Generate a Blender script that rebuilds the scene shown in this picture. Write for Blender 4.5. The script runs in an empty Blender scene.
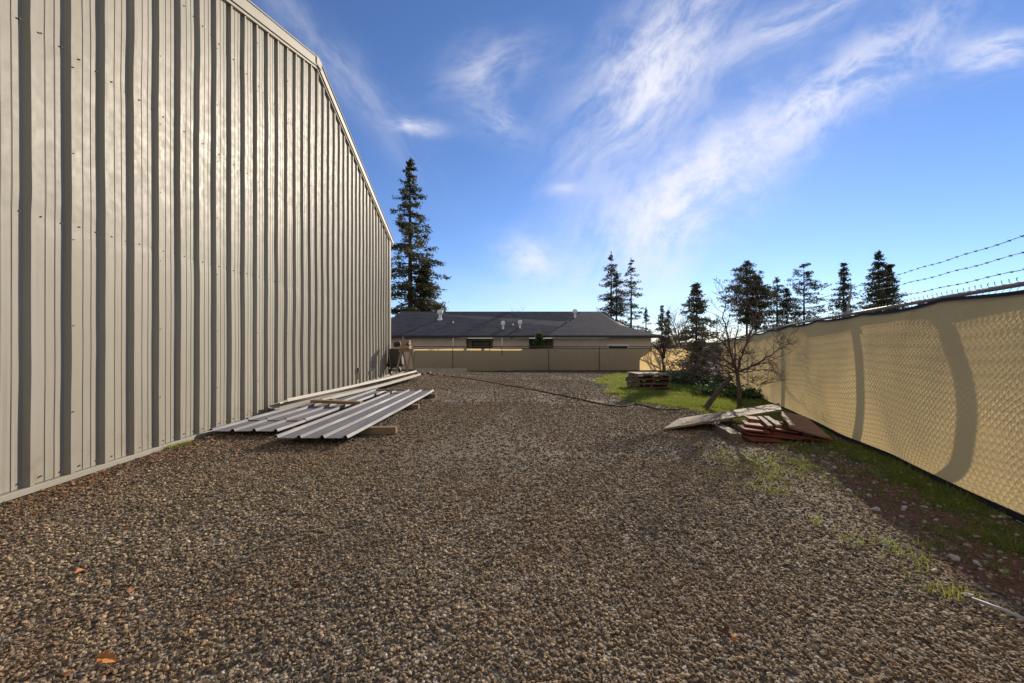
import bpy, bmesh, math, random
import numpy as np
from mathutils import Vector, Matrix, noise as mnoise

random.seed(7)
RNG = np.random.default_rng(11)
SC = bpy.context.scene
COL = SC.collection
PI = math.pi
FPX, CX, CY, CAMZ = 396.0, 512.0, 341.5, 1.22
SUN_AZ, SUN_EL = math.radians(33), math.radians(20)

# ------------------------------------------------------------------ node helpers
class NT:
    def __init__(s, tree): s.t = tree; s.n = tree.nodes; s.l = tree.links
    def add(s, kind, **kw):
        nd = s.n.new(kind)
        for k, v in kw.items(): setattr(nd, k, v)
        return nd
    def put(s, sock, v):
        if v is None: return
        if isinstance(v, bpy.types.NodeSocket): s.l.new(v, sock)
        else: sock.default_value = v
    def math(s, op, a, b=None, c=None, clamp=False):
        nd = s.add('ShaderNodeMath', operation=op, use_clamp=clamp)
        for i, v in enumerate((a, b, c)): s.put(nd.inputs[i], v)
        return nd.outputs[0]
    def mapr(s, v, a, b, c=0.0, d=1.0, smooth=True):
        nd = s.add('ShaderNodeMapRange'); nd.interpolation_type = 'SMOOTHSTEP' if smooth else 'LINEAR'
        s.put(nd.inputs[0], v)
        for i, x in enumerate((a, b, c, d)): s.put(nd.inputs[i+1], x)
        return nd.outputs[0]
    def mix(s, f, a, b, blend='MIX'):
        nd = s.add('ShaderNodeMix', data_type='RGBA', blend_type=blend)
        s.put(nd.inputs[0], f); s.put(nd.inputs[6], col4(a)); s.put(nd.inputs[7], col4(b))
        return nd.outputs[2]
    def noise(s, vec, scale, detail=4.0, rough=.55, dist=0.0):
        nd = s.add('ShaderNodeTexNoise'); s.put(nd.inputs['Vector'], vec)
        s.put(nd.inputs['Scale'], scale); s.put(nd.inputs['Detail'], detail)
        s.put(nd.inputs['Roughness'], rough); s.put(nd.inputs['Distortion'], dist)
        return nd.outputs[0]
    def voro(s, vec, scale, out='Color', feature='F1'):
        nd = s.add('ShaderNodeTexVoronoi', feature=feature); s.put(nd.inputs['Vector'], vec); s.put(nd.inputs['Scale'], scale)
        return nd.outputs[out]
    def wave(s, vec, scale, direction='X', dist=0.0, detail=2.0, dscale=1.0):
        nd = s.add('ShaderNodeTexWave', bands_direction=direction); s.put(nd.inputs['Vector'], vec)
        s.put(nd.inputs['Scale'], scale); s.put(nd.inputs['Distortion'], dist); s.put(nd.inputs['Detail'], detail); s.put(nd.inputs['Detail Scale'], dscale)
        return nd.outputs['Fac']
    def ramp(s, f, stops, interp='LINEAR'):
        nd = s.add('ShaderNodeValToRGB'); nd.color_ramp.interpolation = interp
        e = nd.color_ramp.elements
        while len(e) < len(stops): e.new(.5)
        for i, (p, c) in enumerate(stops): e[i].position = p; e[i].color = col4(c)
        s.put(nd.inputs[0], f)
        return nd.outputs[0]
    def scalev(s, vec, sc):
        nd = s.add('ShaderNodeMapping'); s.put(nd.inputs[0], vec); nd.inputs['Scale'].default_value = sc
        return nd.outputs[0]
    def bump(s, h, strength=.5, dist=.01):
        nd = s.add('ShaderNodeBump'); s.put(nd.inputs['Height'], h)
        nd.inputs['Strength'].default_value = strength; nd.inputs['Distance'].default_value = dist
        return nd.outputs[0]

def col4(c):
    if isinstance(c, (tuple, list)) and len(c) == 3: return (*c, 1.0)
    return c

def new_mat(name):
    m = bpy.data.materials.new(name); m.use_nodes = True
    t = NT(m.node_tree)
    b = m.node_tree.nodes['Principled BSDF']
    return m, t, b

def coords(t, kind='Object'):
    return t.add('ShaderNodeTexCoord').outputs[kind]

def plain(name, c, rough=.7, metal=0.0, var=.25, scale=6.0, bump=0.0, bscale=60.0, stretch=None, dark=None, spec=None):
    """colour with broad and fine procedural variation"""
    m, t, b = new_mat(name)
    v = coords(t)
    if stretch: v = t.scalev(v, stretch)
    n1 = t.noise(v, scale, 5, .6)
    lo = tuple(x*(1-var) for x in c); hi = tuple(min(1, x*(1+var)) for x in c)
    cc = t.ramp(n1, [(.3, lo), (.7, hi)])
    if dark:
        n2 = t.noise(v, scale*.35, 4, .65)
        cc = t.mix(t.mapr(n2, .5, .72, 0, dark[1]), cc, dark[0])
    t.put(b.inputs['Base Color'], cc)
    b.inputs['Roughness'].default_value = rough; b.inputs['Metallic'].default_value = metal
    if spec is not None: b.inputs['Specular IOR Level'].default_value = spec
    if bump: t.put(b.inputs['Normal'], t.bump(t.noise(v, bscale, 4, .6), bump, .01))
    return m

M = {}
def build_materials():
    # tan painted ribbed steel
    m, t, b = new_mat('tan_steel'); v = coords(t)
    n = t.noise(t.scalev(v, (1, 1, .25)), 1.5, 5, .6)
    c = t.ramp(n, [(.3, (.268, .250, .204)), (.7, (.325, .303, .248))])
    z = t.add('ShaderNodeSeparateXYZ'); t.put(z.inputs[0], v)
    splash = t.math('MULTIPLY', t.mapr(z.outputs[2], .0, .5, 1, 0), t.mapr(t.noise(v, 7, 6, .7), .45, .75))
    c = t.mix(t.math('MULTIPLY', splash, .7), c, (.20, .15, .10))
    streak = t.mapr(t.noise(t.scalev(v, (9, 9, .22)), 1.6, 5, .65), .5, .74)
    c = t.mix(t.math('MULTIPLY', streak, .35), c, (.20, .175, .135))
    t.put(b.inputs['Base Color'], c)
    rn = t.noise(v, 9, 4, .6)
    t.put(b.inputs['Roughness'], t.mapr(rn, .3, .7, .42, .54))
    b.inputs['Specular IOR Level'].default_value = .13
    t.put(b.inputs['Normal'], t.bump(t.noise(t.scalev(v, (1, 1, .3)), 5, 3, .5), .25, .01))
    M['steel'] = m
    M['steel_trim'] = plain('tan_trim', (.295, .276, .226), .55, 0, .08, 2, spec=.2)
    M['screw'] = plain('screw_head', (.09, .08, .065), .6, 0, .1, spec=.2)
    # galvalume sheets
    m, t, b = new_mat('bare_sheet_steel'); v = coords(t)
    n = t.noise(t.scalev(v, (1, .2, 1)), 4, 6, .65)
    c = t.ramp(n, [(.3, (.10, .098, .11)), (.55, (.15, .147, .16)), (.75, (.20, .19, .195))])
    c = t.mix(t.mapr(t.noise(v, 2.2, 5, .7), .58, .72, 0, .6), c, (.13, .10, .075))
    t.put(b.inputs['Base Color'], c); b.inputs['Metallic'].default_value = .05; b.inputs['Specular IOR Level'].default_value = .16
    t.put(b.inputs['Roughness'], t.mapr(n, .3, .7, .5, .7))
    M['sheet'] = m
    M['white_trim'] = plain('off_white_trim', (.42, .39, .33), .6, 0, .1, 3, spec=.2, dark=((.3, .26, .2), .4))
    # woods
    def wood(name, c, dark, rough=.8, axis=(1, 14, 14), var=.3):
        m, t, b = new_mat(name); v = t.scalev(coords(t), axis); b.inputs['Specular IOR Level'].default_value = .2
        n = t.noise(v, 3.5, 6, .65, .6)
        lo = tuple(x*(1-var) for x in c); hi = tuple(min(1, x*(1+var)) for x in c)
        cc = t.ramp(n, [(.28, dark), (.42, lo), (.7, hi)])
        t.put(b.inputs['Base Color'], cc); b.inputs['Roughness'].default_value = rough
        t.put(b.inputs['Normal'], t.bump(n, .5, .006))
        M[name] = m
    wood('grey_plywood', (.25, .185, .118), (.11, .08, .055))
    wood('brown_lumber', (.26, .17, .10), (.1, .07, .045))
    wood('pale_lumber', (.36, .26, .16), (.2, .14, .085))
    wood('red_board', (.24, .072, .048), (.17, .115, .085), var=.4)
    wood('brown_board', (.32, .18, .12), (.17, .09, .065))
    wood('pallet_wood', (.20, .145, .095), (.085, .062, .045))
    wood('post_wood', (.11, .085, .065), (.05, .04, .03), axis=(12, 12, 1.5))
    wood('bark', (.075, .055, .042), (.03, .024, .02), axis=(6, 6, 1.2), rough=.95)
    wood('grey_bark', (.15, .11, .09), (.06, .046, .04), axis=(8, 8, 2), rough=.95)
    # galvanised pipe and wire
    M['galv'] = plain('galvanised_pipe', (.30, .28, .26), .6, .25, .15, 8, spec=.25, dark=((.2, .15, .11), .4))
    M['wire'] = plain('galvanised_wire', (.32, .32, .32), .5, .6, .15, 20)
    M['barb'] = plain('weathered_wire', (.1, .1, .105), .6, .5, .2, 20)
    M['hem'] = plain('black_hem', (.015, .014, .014), .8, 0, .3, 20)
    # privacy screen
    def fabric(name, dif, tra, ftra):
        m, t, b = new_mat(name)
        uv = t.add('ShaderNodeUVMap').outputs[0]
        nv = t.add('ShaderNodeTexNoise'); t.put(nv.inputs['Vector'], uv); nv.inputs['Scale'].default_value = 5; nv.inputs['Detail'].default_value = 3
        va = t.add('ShaderNodeVectorMath', operation='MULTIPLY_ADD'); t.put(va.inputs[0], nv.outputs['Color']); va.inputs[1].default_value = (.07, .07, 0); t.put(va.inputs[2], uv)
        sp = t.add('ShaderNodeSeparateXYZ'); t.put(sp.inputs[0], va.outputs[0])
        P = .064
        a1 = t.math('MULTIPLY', t.math('ADD', sp.outputs[0], sp.outputs[1]), 2*PI/P)
        a2 = t.math('MULTIPLY', t.math('SUBTRACT', sp.outputs[0], sp.outputs[1]), 2*PI/P)
        w1 = t.math('POWER', t.mapr(t.math('COSINE', a1), -1, 1, 0, 1, False), 2)
        w2 = t.math('POWER', t.mapr(t.math('COSINE', a2), -1, 1, 0, 1, False), 2)
        fn = t.noise(uv, 1.1, 3, .5)
        h = t.math('MULTIPLY', t.math('MAXIMUM', w1, w2), t.mapr(fn, .32, .62, .2, 1))
        h = t.math('ADD', h, t.math('MULTIPLY', t.noise(uv, 14, 4, .6), .35))
        h2 = t.math('MULTIPLY', t.noise(t.scalev(uv, (1, 5, 1)), 2.0, 4, .6), 1.2)
        nrm = t.bump(t.math('ADD', h, h2), .8, .0030)
        n = t.noise(uv, 2.2, 5, .6)
        d = t.add('ShaderNodeBsdfDiffuse'); t.put(d.inputs[0], t.mix(n, tuple(x*.85 for x in dif), tuple(x*1.12 for x in dif))); t.put(d.inputs['Normal'], nrm)
        weave = t.math('ADD', t.math('MULTIPLY', t.noise(uv, 260, 2, .5), .35), .82)
        tc = t.mix(n, tuple(x*.88 for x in tra), tuple(min(1, x*1.08) for x in tra))
        g = t.add('ShaderNodeBsdfTranslucent'); t.put(g.inputs[0], tc); t.put(g.inputs['Normal'], nrm)
        mx = t.add('ShaderNodeMixShader'); t.put(mx.inputs[0], ftra)
        t.l.new(d.outputs[0], mx.inputs[1]); t.l.new(g.outputs[0], mx.inputs[2])
        out = m.node_tree.nodes['Material Output']
        t.l.new(mx.outputs[0], out.inputs[0]); m.node_tree.nodes.remove(b)
        M[name] = m
    fabric('tan_screen', (.51, .41, .28), (.72, .535, .25), .57)
    fabric('grey_screen', (.46, .43, .40), (.6, .55, .5), .45)
    # house
    m, t, b = new_mat('dark_shingles'); v = coords(t)
    cell = t.voro(t.scalev(v, (1.6, 3.6, 3.6)), 1.3)
    n = t.noise(v, .6, 5, .6)
    c = t.mix(cell, (.022, .023, .029), (.085, .084, .095)); c = t.mix(.3, c, t.ramp(n, [(.3, (.03, .03, .035)), (.7, (.085, .083, .09))]))
    t.put(b.inputs['Base Color'], c); b.inputs['Roughness'].default_value = .9
    t.put(b.inputs['Normal'], t.bump(t.noise(v, 9, 3, .6), .4, .02))
    M['shingle'] = m
    M['stucco'] = plain('taupe_stucco', (.56, .46, .38), .9, 0, .08, 1.5, .2, 40)
    M['fascia'] = plain('dark_fascia', (.02, .02, .022), .6, 0, .1)
    M['shade_glass'] = plain('dark_window', (.02, .022, .025), .15, 0, .1)
    M['white'] = plain('white_paint', (.75, .75, .73), .5, 0, .06)
    M['vent'] = plain('pale_vent_metal', (.75, .75, .75), .5, 0, .08)
    # foliage
    def leaf(name, c1, c2, sc=.9, tr=.25):
        m, t, b = new_mat(name); v = coords(t)
        n = t.noise(v, sc, 5, .7)
        c = t.ramp(n, [(.3, c1), (.7, c2)])
        t.put(b.inputs['Base Color'], c); b.inputs['Roughness'].default_value = .75
        b.inputs['Specular IOR Level'].default_value = .25
        g = t.add('ShaderNodeBsdfTranslucent'); t.put(g.inputs[0], c)
        mx = t.add('ShaderNodeMixShader'); mx.inputs[0].default_value = tr
        out = m.node_tree.nodes['Material Output']
        t.l.new(b.outputs[0], mx.inputs[1]); t.l.new(g.outputs[0], mx.inputs[2]); t.l.new(mx.outputs[0], out.inputs[0])
        M[name] = m
    leaf('needles_dark', (.06, .07, .045), (.13, .135, .085), .7, .35)
    leaf('needles_olive', (.055, .062, .036), (.145, .138, .075), .7, .35)
    leaf('needles_green', (.04, .07, .024), (.12, .15, .045), .7, .3)
    leaf('needles_fir', (.07, .078, .055), (.16, .165, .11), 2.0, .4)
    leaf('weed_leaf', (.03, .06, .02), (.08, .13, .04), 4.0)
    leaf('ivy_leaf', (.025, .04, .02), (.07, .10, .045), 3.0)
    M['dry_leaf'] = plain('dry_leaf', (.42, .16, .03), .7, 0, .4, 30)
    M['dark_leaf'] = plain('dark_dry_leaf', (.13, .045, .03), .7, 0, .4, 30)
    M['hose'] = plain('black_hose', (.025, .021, .017), .9, 0, .3, 6, spec=.1)
    M['black_plastic'] = plain('black_plastic', (.02, .02, .02), .5, 0, .2)
    M['steel_rod'] = plain('bare_rod', (.35, .34, .33), .6, .2, .15, 10)
    M['concrete'] = plain('concrete', (.36, .34, .31), .85, 0, .15, 3, .3, 40)

# ------------------------------------------------------------------ ground shape
def smooth01(t): t = np.clip(t, 0, 1); return t*t*(3-2*t)
def vnoise(x, y, seed=0):
    """cheap smooth value noise for numpy arrays"""
    x = np.asarray(x, float); y = np.asarray(y, float)
    xi = np.floor(x).astype(np.int64); yi = np.floor(y).astype(np.int64)
    fx = x-xi; fy = y-yi; fx = fx*fx*(3-2*fx); fy = fy*fy*(3-2*fy)
    def h(a, b):
        n = (a*374761393 + b*668265263 + seed*982451653) & 0xffffffff
        n = ((n ^ (n >> 13))*1274126177) & 0xffffffff
        return ((n ^ (n >> 16)) & 0xffff)/65535.0
    return (h(xi, yi)*(1-fx)+h(xi+1, yi)*fx)*(1-fy) + (h(xi, yi+1)*(1-fx)+h(xi+1, yi+1)*fx)*fy
def fbm(x, y, seed=0, o=4):
    s = 0; a = .5; f = 1
    for i in range(o): s = s + a*vnoise(np.asarray(x)*f, np.asarray(y)*f, seed+i*17); a *= .5; f *= 2.03
    return s
def g0(x, y):
    x = np.asarray(x, float); y = np.asarray(y, float)
    y0 = 8+6*smooth01(-x/4.4)
    s = np.clip((y-y0)/(29-y0), 0, 1)**1.3
    r = -.045*np.clip(x-.2, 0, 8)
    g = r*(1-s) - 1.0*s
    return g - np.clip((y-29)*.012, 0, .3)
def ground(x, y):
    near = 1/(1+np.maximum(0, np.asarray(y, float)-14)/8)
    return g0(x, y) + ((fbm(np.asarray(x)*.9, np.asarray(y)*.9, 3)-.47)*.05 + (fbm(np.asarray(x)*4, np.asarray(y)*4, 5, 3)-.44)*.018)*near
def gz(x, y): return float(ground(x, y))
def at(px, py, dz=0.0):
    """where the sight line through a pixel meets the ground (raised by dz)"""
    dx = (px-CX)/FPX; dz_ = (CY-py)/FPX
    y = .5
    while y < 200:
        if CAMZ + dz_*y <= float(g0(dx*y, y)) + dz: break
        y += .01
    return Vector((dx*y, y, float(g0(dx*y, y))+dz))
def ray(px, py, Y): return Vector(((px-CX)/FPX*Y, Y, CAMZ+(CY-py)/FPX*Y))

WALL_S = -.048
def wall_x(y): return -3.745 + WALL_S*y
FEN_S = .364
def fence_x(y): return 2.895 + FEN_S*y

def grass_amount(x, y):
    """0..1 where weeds and grass grow"""
    x = np.asarray(x, float); y = np.asarray(y, float)
    d = (2.895+FEN_S*y - x)*.94                       # metres from the fence line
    w = 1.02 + .45*smooth01((y-3.5)/4) + 1.0*smooth01((y-6)/3) + 1.35*smooth01((y-7.5)/2.5) + 1.4*smooth01((y-11.0)/5)
    n = fbm(x*1.6, y*1.6, 40)-.47
    a = smooth01((w + n*1.3 - d)/.45)
    return a * (y < 27) * (d > -.3)
def red_amount(x, y):
    d = (2.895+FEN_S*np.asarray(y, float) - np.asarray(x, float))*.94
    n = fbm(np.asarray(x)*2.2, np.asarray(y)*2.2, 77)-.47
    return smooth01((.33+n*.9-np.abs(d-.74))/.22)*.95*smooth01((np.asarray(y)-1.0)/.7)*smooth01((5.1-np.asarray(y))/.9)

# ------------------------------------------------------------------ mesh helpers
class MB:
    def __init__(s): s.v = []; s.f = []; s.mi = []; s.uv = None
    def add(s, vs, fs, mi=0):
        o = len(s.v); s.v += [tuple(p) for p in vs]
        s.f += [tuple(i+o for i in f) for f in fs]; s.mi += [mi]*len(fs)
    def box(s, c, d, rot=None, mi=0):
        c = Vector(c); hx, hy, hz = (k/2 for k in d)
        vs = [Vector((x, y, z)) for z in (-hz, hz) for y in (-hy, hy) for x in (-hx, hx)]
        if rot is not None: vs = [rot @ p for p in vs]
        s.add([c+p for p in vs], [(0, 2, 3, 1), (4, 5, 7, 6), (0, 1, 5, 4), (2, 6, 7, 3), (0, 4, 6, 2), (1, 3, 7, 5)], mi)
    def tube(s, pts, rs, n=8, mi=0, cap=True):
        pts = [Vector(p) for p in pts]
        if not hasattr(rs, '__len__'): rs = [rs]*len(pts)
        rings = []; up = Vector((0, 0, 1))
        for i, p in enumerate(pts):
            t = (pts[min(i+1, len(pts)-1)] - pts[max(i-1, 0)])
            t = t.normalized() if t.length > 1e-9 else Vector((0, 0, 1))
            a = t.cross(Vector((1, 0, 0)) if abs(t.z) > .9 else up).normalized(); b = t.cross(a)
            rings.append([p + (a*math.cos(2*PI*k/n)+b*math.sin(2*PI*k/n))*rs[i] for k in range(n)])
        vs = [q for r in rings for q in r]; fs = []
        for i in range(len(pts)-1):
            for k in range(n):
                fs.append((i*n+k, i*n+(k+1) % n, (i+1)*n+(k+1) % n, (i+1)*n+k))
        if cap: fs.append(tuple(range(n-1, -1, -1))); fs.append(tuple(range((len(pts)-1)*n, len(pts)*n)))
        s.add(vs, fs, mi)
    def prism(s, poly, thick, mi=0):
        """slab from a 3D polygon (top face), thickness downwards along its normal"""
        poly = [Vector(p) for p in poly]
        nrm = (poly[1]-poly[0]).cross(poly[-1]-poly[0]).normalized()
        if nrm.z < 0: poly.reverse(); nrm = -nrm
        n = len(poly); vs = poly + [p-nrm*thick for p in poly]
        fs = [tuple(range(n)), tuple(range(2*n-1, n-1, -1))] + [(i, i+n, (i+1) % n+n, (i+1) % n) for i in range(n)]
        s.add(vs, fs, mi)
    def build(s, name, mats, parent=None, origin=None, smooth=False, bevel=0.0):
        me = bpy.data.meshes.new(name)
        o = Vector(origin) if origin is not None else Vector((0, 0, 0))
        me.from_pydata([tuple(Vector(p)-o) for p in s.v], [], s.f)
        mats = mats if isinstance(mats, (list, tuple)) else [mats]
        for m in mats: me.materials.append(m)
        me.polygons.foreach_set('material_index', s.mi)
        if smooth: me.polygons.foreach_set('use_smooth', [True]*len(s.f))
        if s.uv is not None:
            uvl = me.uv_layers.new(name='UVMap')
            li = np.empty(len(me.loops), np.int32); me.loops.foreach_get('vertex_index', li)
            uvl.data.foreach_set('uv', np.asarray(s.uv, float)[li].ravel())
        me.update()
        ob = bpy.data.objects.new(name, me); COL.objects.link(ob)
        ob.location = o
        if parent is not None:
            ob.parent = parent; ob.location = o - parent.location
        if bevel:
            bv = ob.modifiers.new('bevel', 'BEVEL'); bv.width = bevel; bv.segments = 2; bv.limit_method = 'ANGLE'
        return ob

def tag(o, label=None, cat=None, group=None, kind=None):
    if label: o['label'] = label
    if cat: o['category'] = cat
    if group: o['group'] = group
    if kind: o['kind'] = kind
    return o
def empty(name, loc, label, cat, group=None):
    o = bpy.data.objects.new(name, None); COL.objects.link(o); o.location = loc; o.empty_display_size = .1
    return tag(o, label, cat, group)
def fast_mesh(name, V, F, mat, parent=None, origin=(0, 0, 0), smooth=False):
    """numpy verts (n,3) and faces (m,k) to an object"""
    me = bpy.data.meshes.new(name); V = np.asarray(V, np.float32)-np.asarray(origin, np.float32); F = np.asarray(F, np.int32)
    me.vertices.add(len(V)); me.vertices.foreach_set('co', V.ravel())
    k = F.shape[1]; me.loops.add(F.size); me.loops.foreach_set('vertex_index', F.ravel())
    me.polygons.add(len(F)); me.polygons.foreach_set('loop_start', np.arange(0, F.size, k, dtype=np.int32))
    me.polygons.foreach_set('loop_total', np.full(len(F), k, np.int32))
    if smooth: me.polygons.foreach_set('use_smooth', np.ones(len(F), bool))
    me.update(calc_edges=True); me.validate()
    if mat: me.materials.append(mat)
    ob = bpy.data.objects.new(name, me); COL.objects.link(ob); ob.location = origin
    if parent is not None: ob.parent = parent; ob.location = Vector(origin)-parent.location
    return ob

# ------------------------------------------------------------------ camera, light, sky
def build_camera():
    cam = bpy.data.cameras.new('camera'); co = bpy.data.objects.new('camera', cam); COL.objects.link(co)
    co.location = (0, 0, CAMZ); co.rotation_euler = (math.radians(90), 0, 0)
    cam.sensor_width = 36; cam.lens = FPX/1024*36; cam.clip_end = 3000; cam.clip_start = .05
    SC.camera = co
def build_light():
    s = Vector((math.sin(SUN_AZ)*math.cos(SUN_EL), math.cos(SUN_AZ)*math.cos(SUN_EL), math.sin(SUN_EL)))
    l = bpy.data.lights.new('sun', 'SUN'); l.energy = SUN_E; l.angle = math.radians(.55); l.color = (1, .87, .71)
    o = bpy.data.objects.new('sun', l); COL.objects.link(o)
    o.rotation_euler = (-s).to_track_quat('-Z', 'Y').to_euler(); o.location = (20, 30, 25)
    w = bpy.data.worlds.new('World'); SC.world = w; w.use_nodes = True
    t = NT(w.node_tree); bg = w.node_tree.nodes['Background']
    sky = t.add('ShaderNodeTexSky', sky_type='NISHITA'); sky.sun_disc = False
    sky.sun_elevation = SUN_EL; sky.sun_rotation = SUN_AZ
    sky.air_density = 1.0; sky.dust_density = .05; sky.ozone_density = 3.0; sky.altitude = 700
    d = t.add('ShaderNodeTexCoord').outputs['Generated']
    sp = t.add('ShaderNodeSeparateXYZ'); t.put(sp.inputs[0], d)
    yy = t.math('MAXIMUM', sp.outputs[1], .04)
    u = t.math('DIVIDE', sp.outputs[0], yy); v = t.math('DIVIDE', sp.outputs[2], yy)
    front = t.mapr(sp.outputs[1], .06, .2)
    total = None
    # cirrus streaks: centre, direction (degrees), half length, half width, noise scales, strength
    def P(px, py): return ((px-CX)/FPX, (CY-py)/FPX)
    bands = [(P(650, 72), 52, .27, .125, 4.5, 10, 1.0, 1),
             (P(700, 20), 48, .34, .05, 3.0, 14, .45, 2),
             (P(690, 195), 40, .30, .115, 7.0, 9, 1.0, 3),
             (P(830, 95), 33, .38, .085, 7.0, 11, .85, 4),
             (P(640, 235), 60, .22, .16, 4.0, 9, .6, 5),
             (P(800, 15), 25, .30, .05, 3.0, 12, .6, 6),
             (P(1000, 55), 14, .17, .045, 4.0, 16, .85, 7),
             (P(528, 258), -12, .085, .055, 7.0, 12, .75, 8),
             (P(410, 128), -4, .075, .022, 6.0, 18, .75, 9),
             (P(490, 70), 20, .13, .07, 5.0, 12, .5, 10),
             (P(500, 120), -15, .09, .05, 6.0, 14, .4, 11),
             (P(570, 190), 10, .06, .02, 8.0, 18, .45, 12),
             (P(330, 60), -50, .32, .06, 3.0, 9, .3, 13),
             (P(650, 300), 0, .9, .07, 2.0, 8, .3, 14)]
    wn = t.add('ShaderNodeTexNoise'); wn.inputs['Scale'].default_value = 2.6; wn.inputs['Detail'].default_value = 4
    cv = t.add('ShaderNodeCombineXYZ'); t.put(cv.inputs[0], u); t.put(cv.inputs[1], v); t.l.new(cv.outputs[0], wn.inputs['Vector'])
    wsep = t.add('ShaderNodeSeparateColor'); t.l.new(wn.outputs['Color'], wsep.inputs[0])
    uw = t.math('ADD', u, t.math('MULTIPLY', t.math('SUBTRACT', wsep.outputs[0], .5), .13))
    vw = t.math('ADD', v, t.math('MULTIPLY', t.math('SUBTRACT', wsep.outputs[1], .5), .10))
    for (cu, cvv), ang, la, lb, ka, kb, st, seed in bands:
        ca, sa = math.cos(math.radians(ang)), math.sin(math.radians(ang))
        du = t.math('SUBTRACT', uw, cu); dv = t.math('SUBTRACT', vw, cvv)
        a = t.math('ADD', t.math('MULTIPLY', du, ca), t.math('MULTIPLY', dv, sa))
        b = t.math('SUBTRACT', t.math('MULTIPLY', dv, ca), t.math('MULTIPLY', du, sa))
        a2 = t.math('POWER', t.math('ABSOLUTE', t.math('DIVIDE', a, la)), 2.0); b2 = t.math('POWER', t.math('ABSOLUTE', t.math('DIVIDE', b, lb)), 2.0)
        env = t.math('EXPONENT', t.math('MULTIPLY', t.math('ADD', a2, b2), -1.1))
        cb = t.add('ShaderNodeCombineXYZ'); t.put(cb.inputs[0], t.math('MULTIPLY', a, ka)); t.put(cb.inputs[1], t.math('MULTIPLY', b, kb)); cb.inputs[2].default_value = seed*3.7
        n = t.noise(cb.outputs[0], 1.0, 7, .66, .25)
        # density = envelope eroded by the noise
        dn = t.math('MULTIPLY', env, t.mapr(n, .33, .66, 0.08, 1.0))
        dn = t.math('MULTIPLY', dn, st)
        total = dn if total is None else t.math('SUBTRACT', 1.0, t.math('MULTIPLY', t.math('SUBTRACT', 1.0, total), t.math('SUBTRACT', 1.0, dn)))
    cloud = t.math('MULTIPLY', total, front, clamp=True)
    blue = t.mix(1.0, sky.outputs[0], SKY_TINT, 'MULTIPLY')
    c = t.mix(t.math('MULTIPLY', cloud, .92), blue, CLOUD)
    back_fill = t.math('MULTIPLY', t.mapr(sp.outputs[1], .12, -.45), t.mapr(sp.outputs[2], .0, .15))  # added white cloud cover behind the camera, fill light for shaded faces
    back_fill = t.math('MULTIPLY', back_fill, t.mapr(t.noise(t.scalev(d, (1, 2.2, 3)), 2.0, 5, .6, .4), .25, .6, .45, 1.0))
    c = t.mix(back_fill, c, BACK_FILL)
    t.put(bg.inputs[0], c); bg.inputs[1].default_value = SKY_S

SUN_E, SKY_S, EXPO = 4.6, .09, .55
BACK_FILL = (4.6, 4.25, 3.8)  # colour of the added, unseen fill cloud behind the camera
SKY_TINT = (.85, .94, 1.19); CLOUD = (7.6, 7.5, 8.1)

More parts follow.
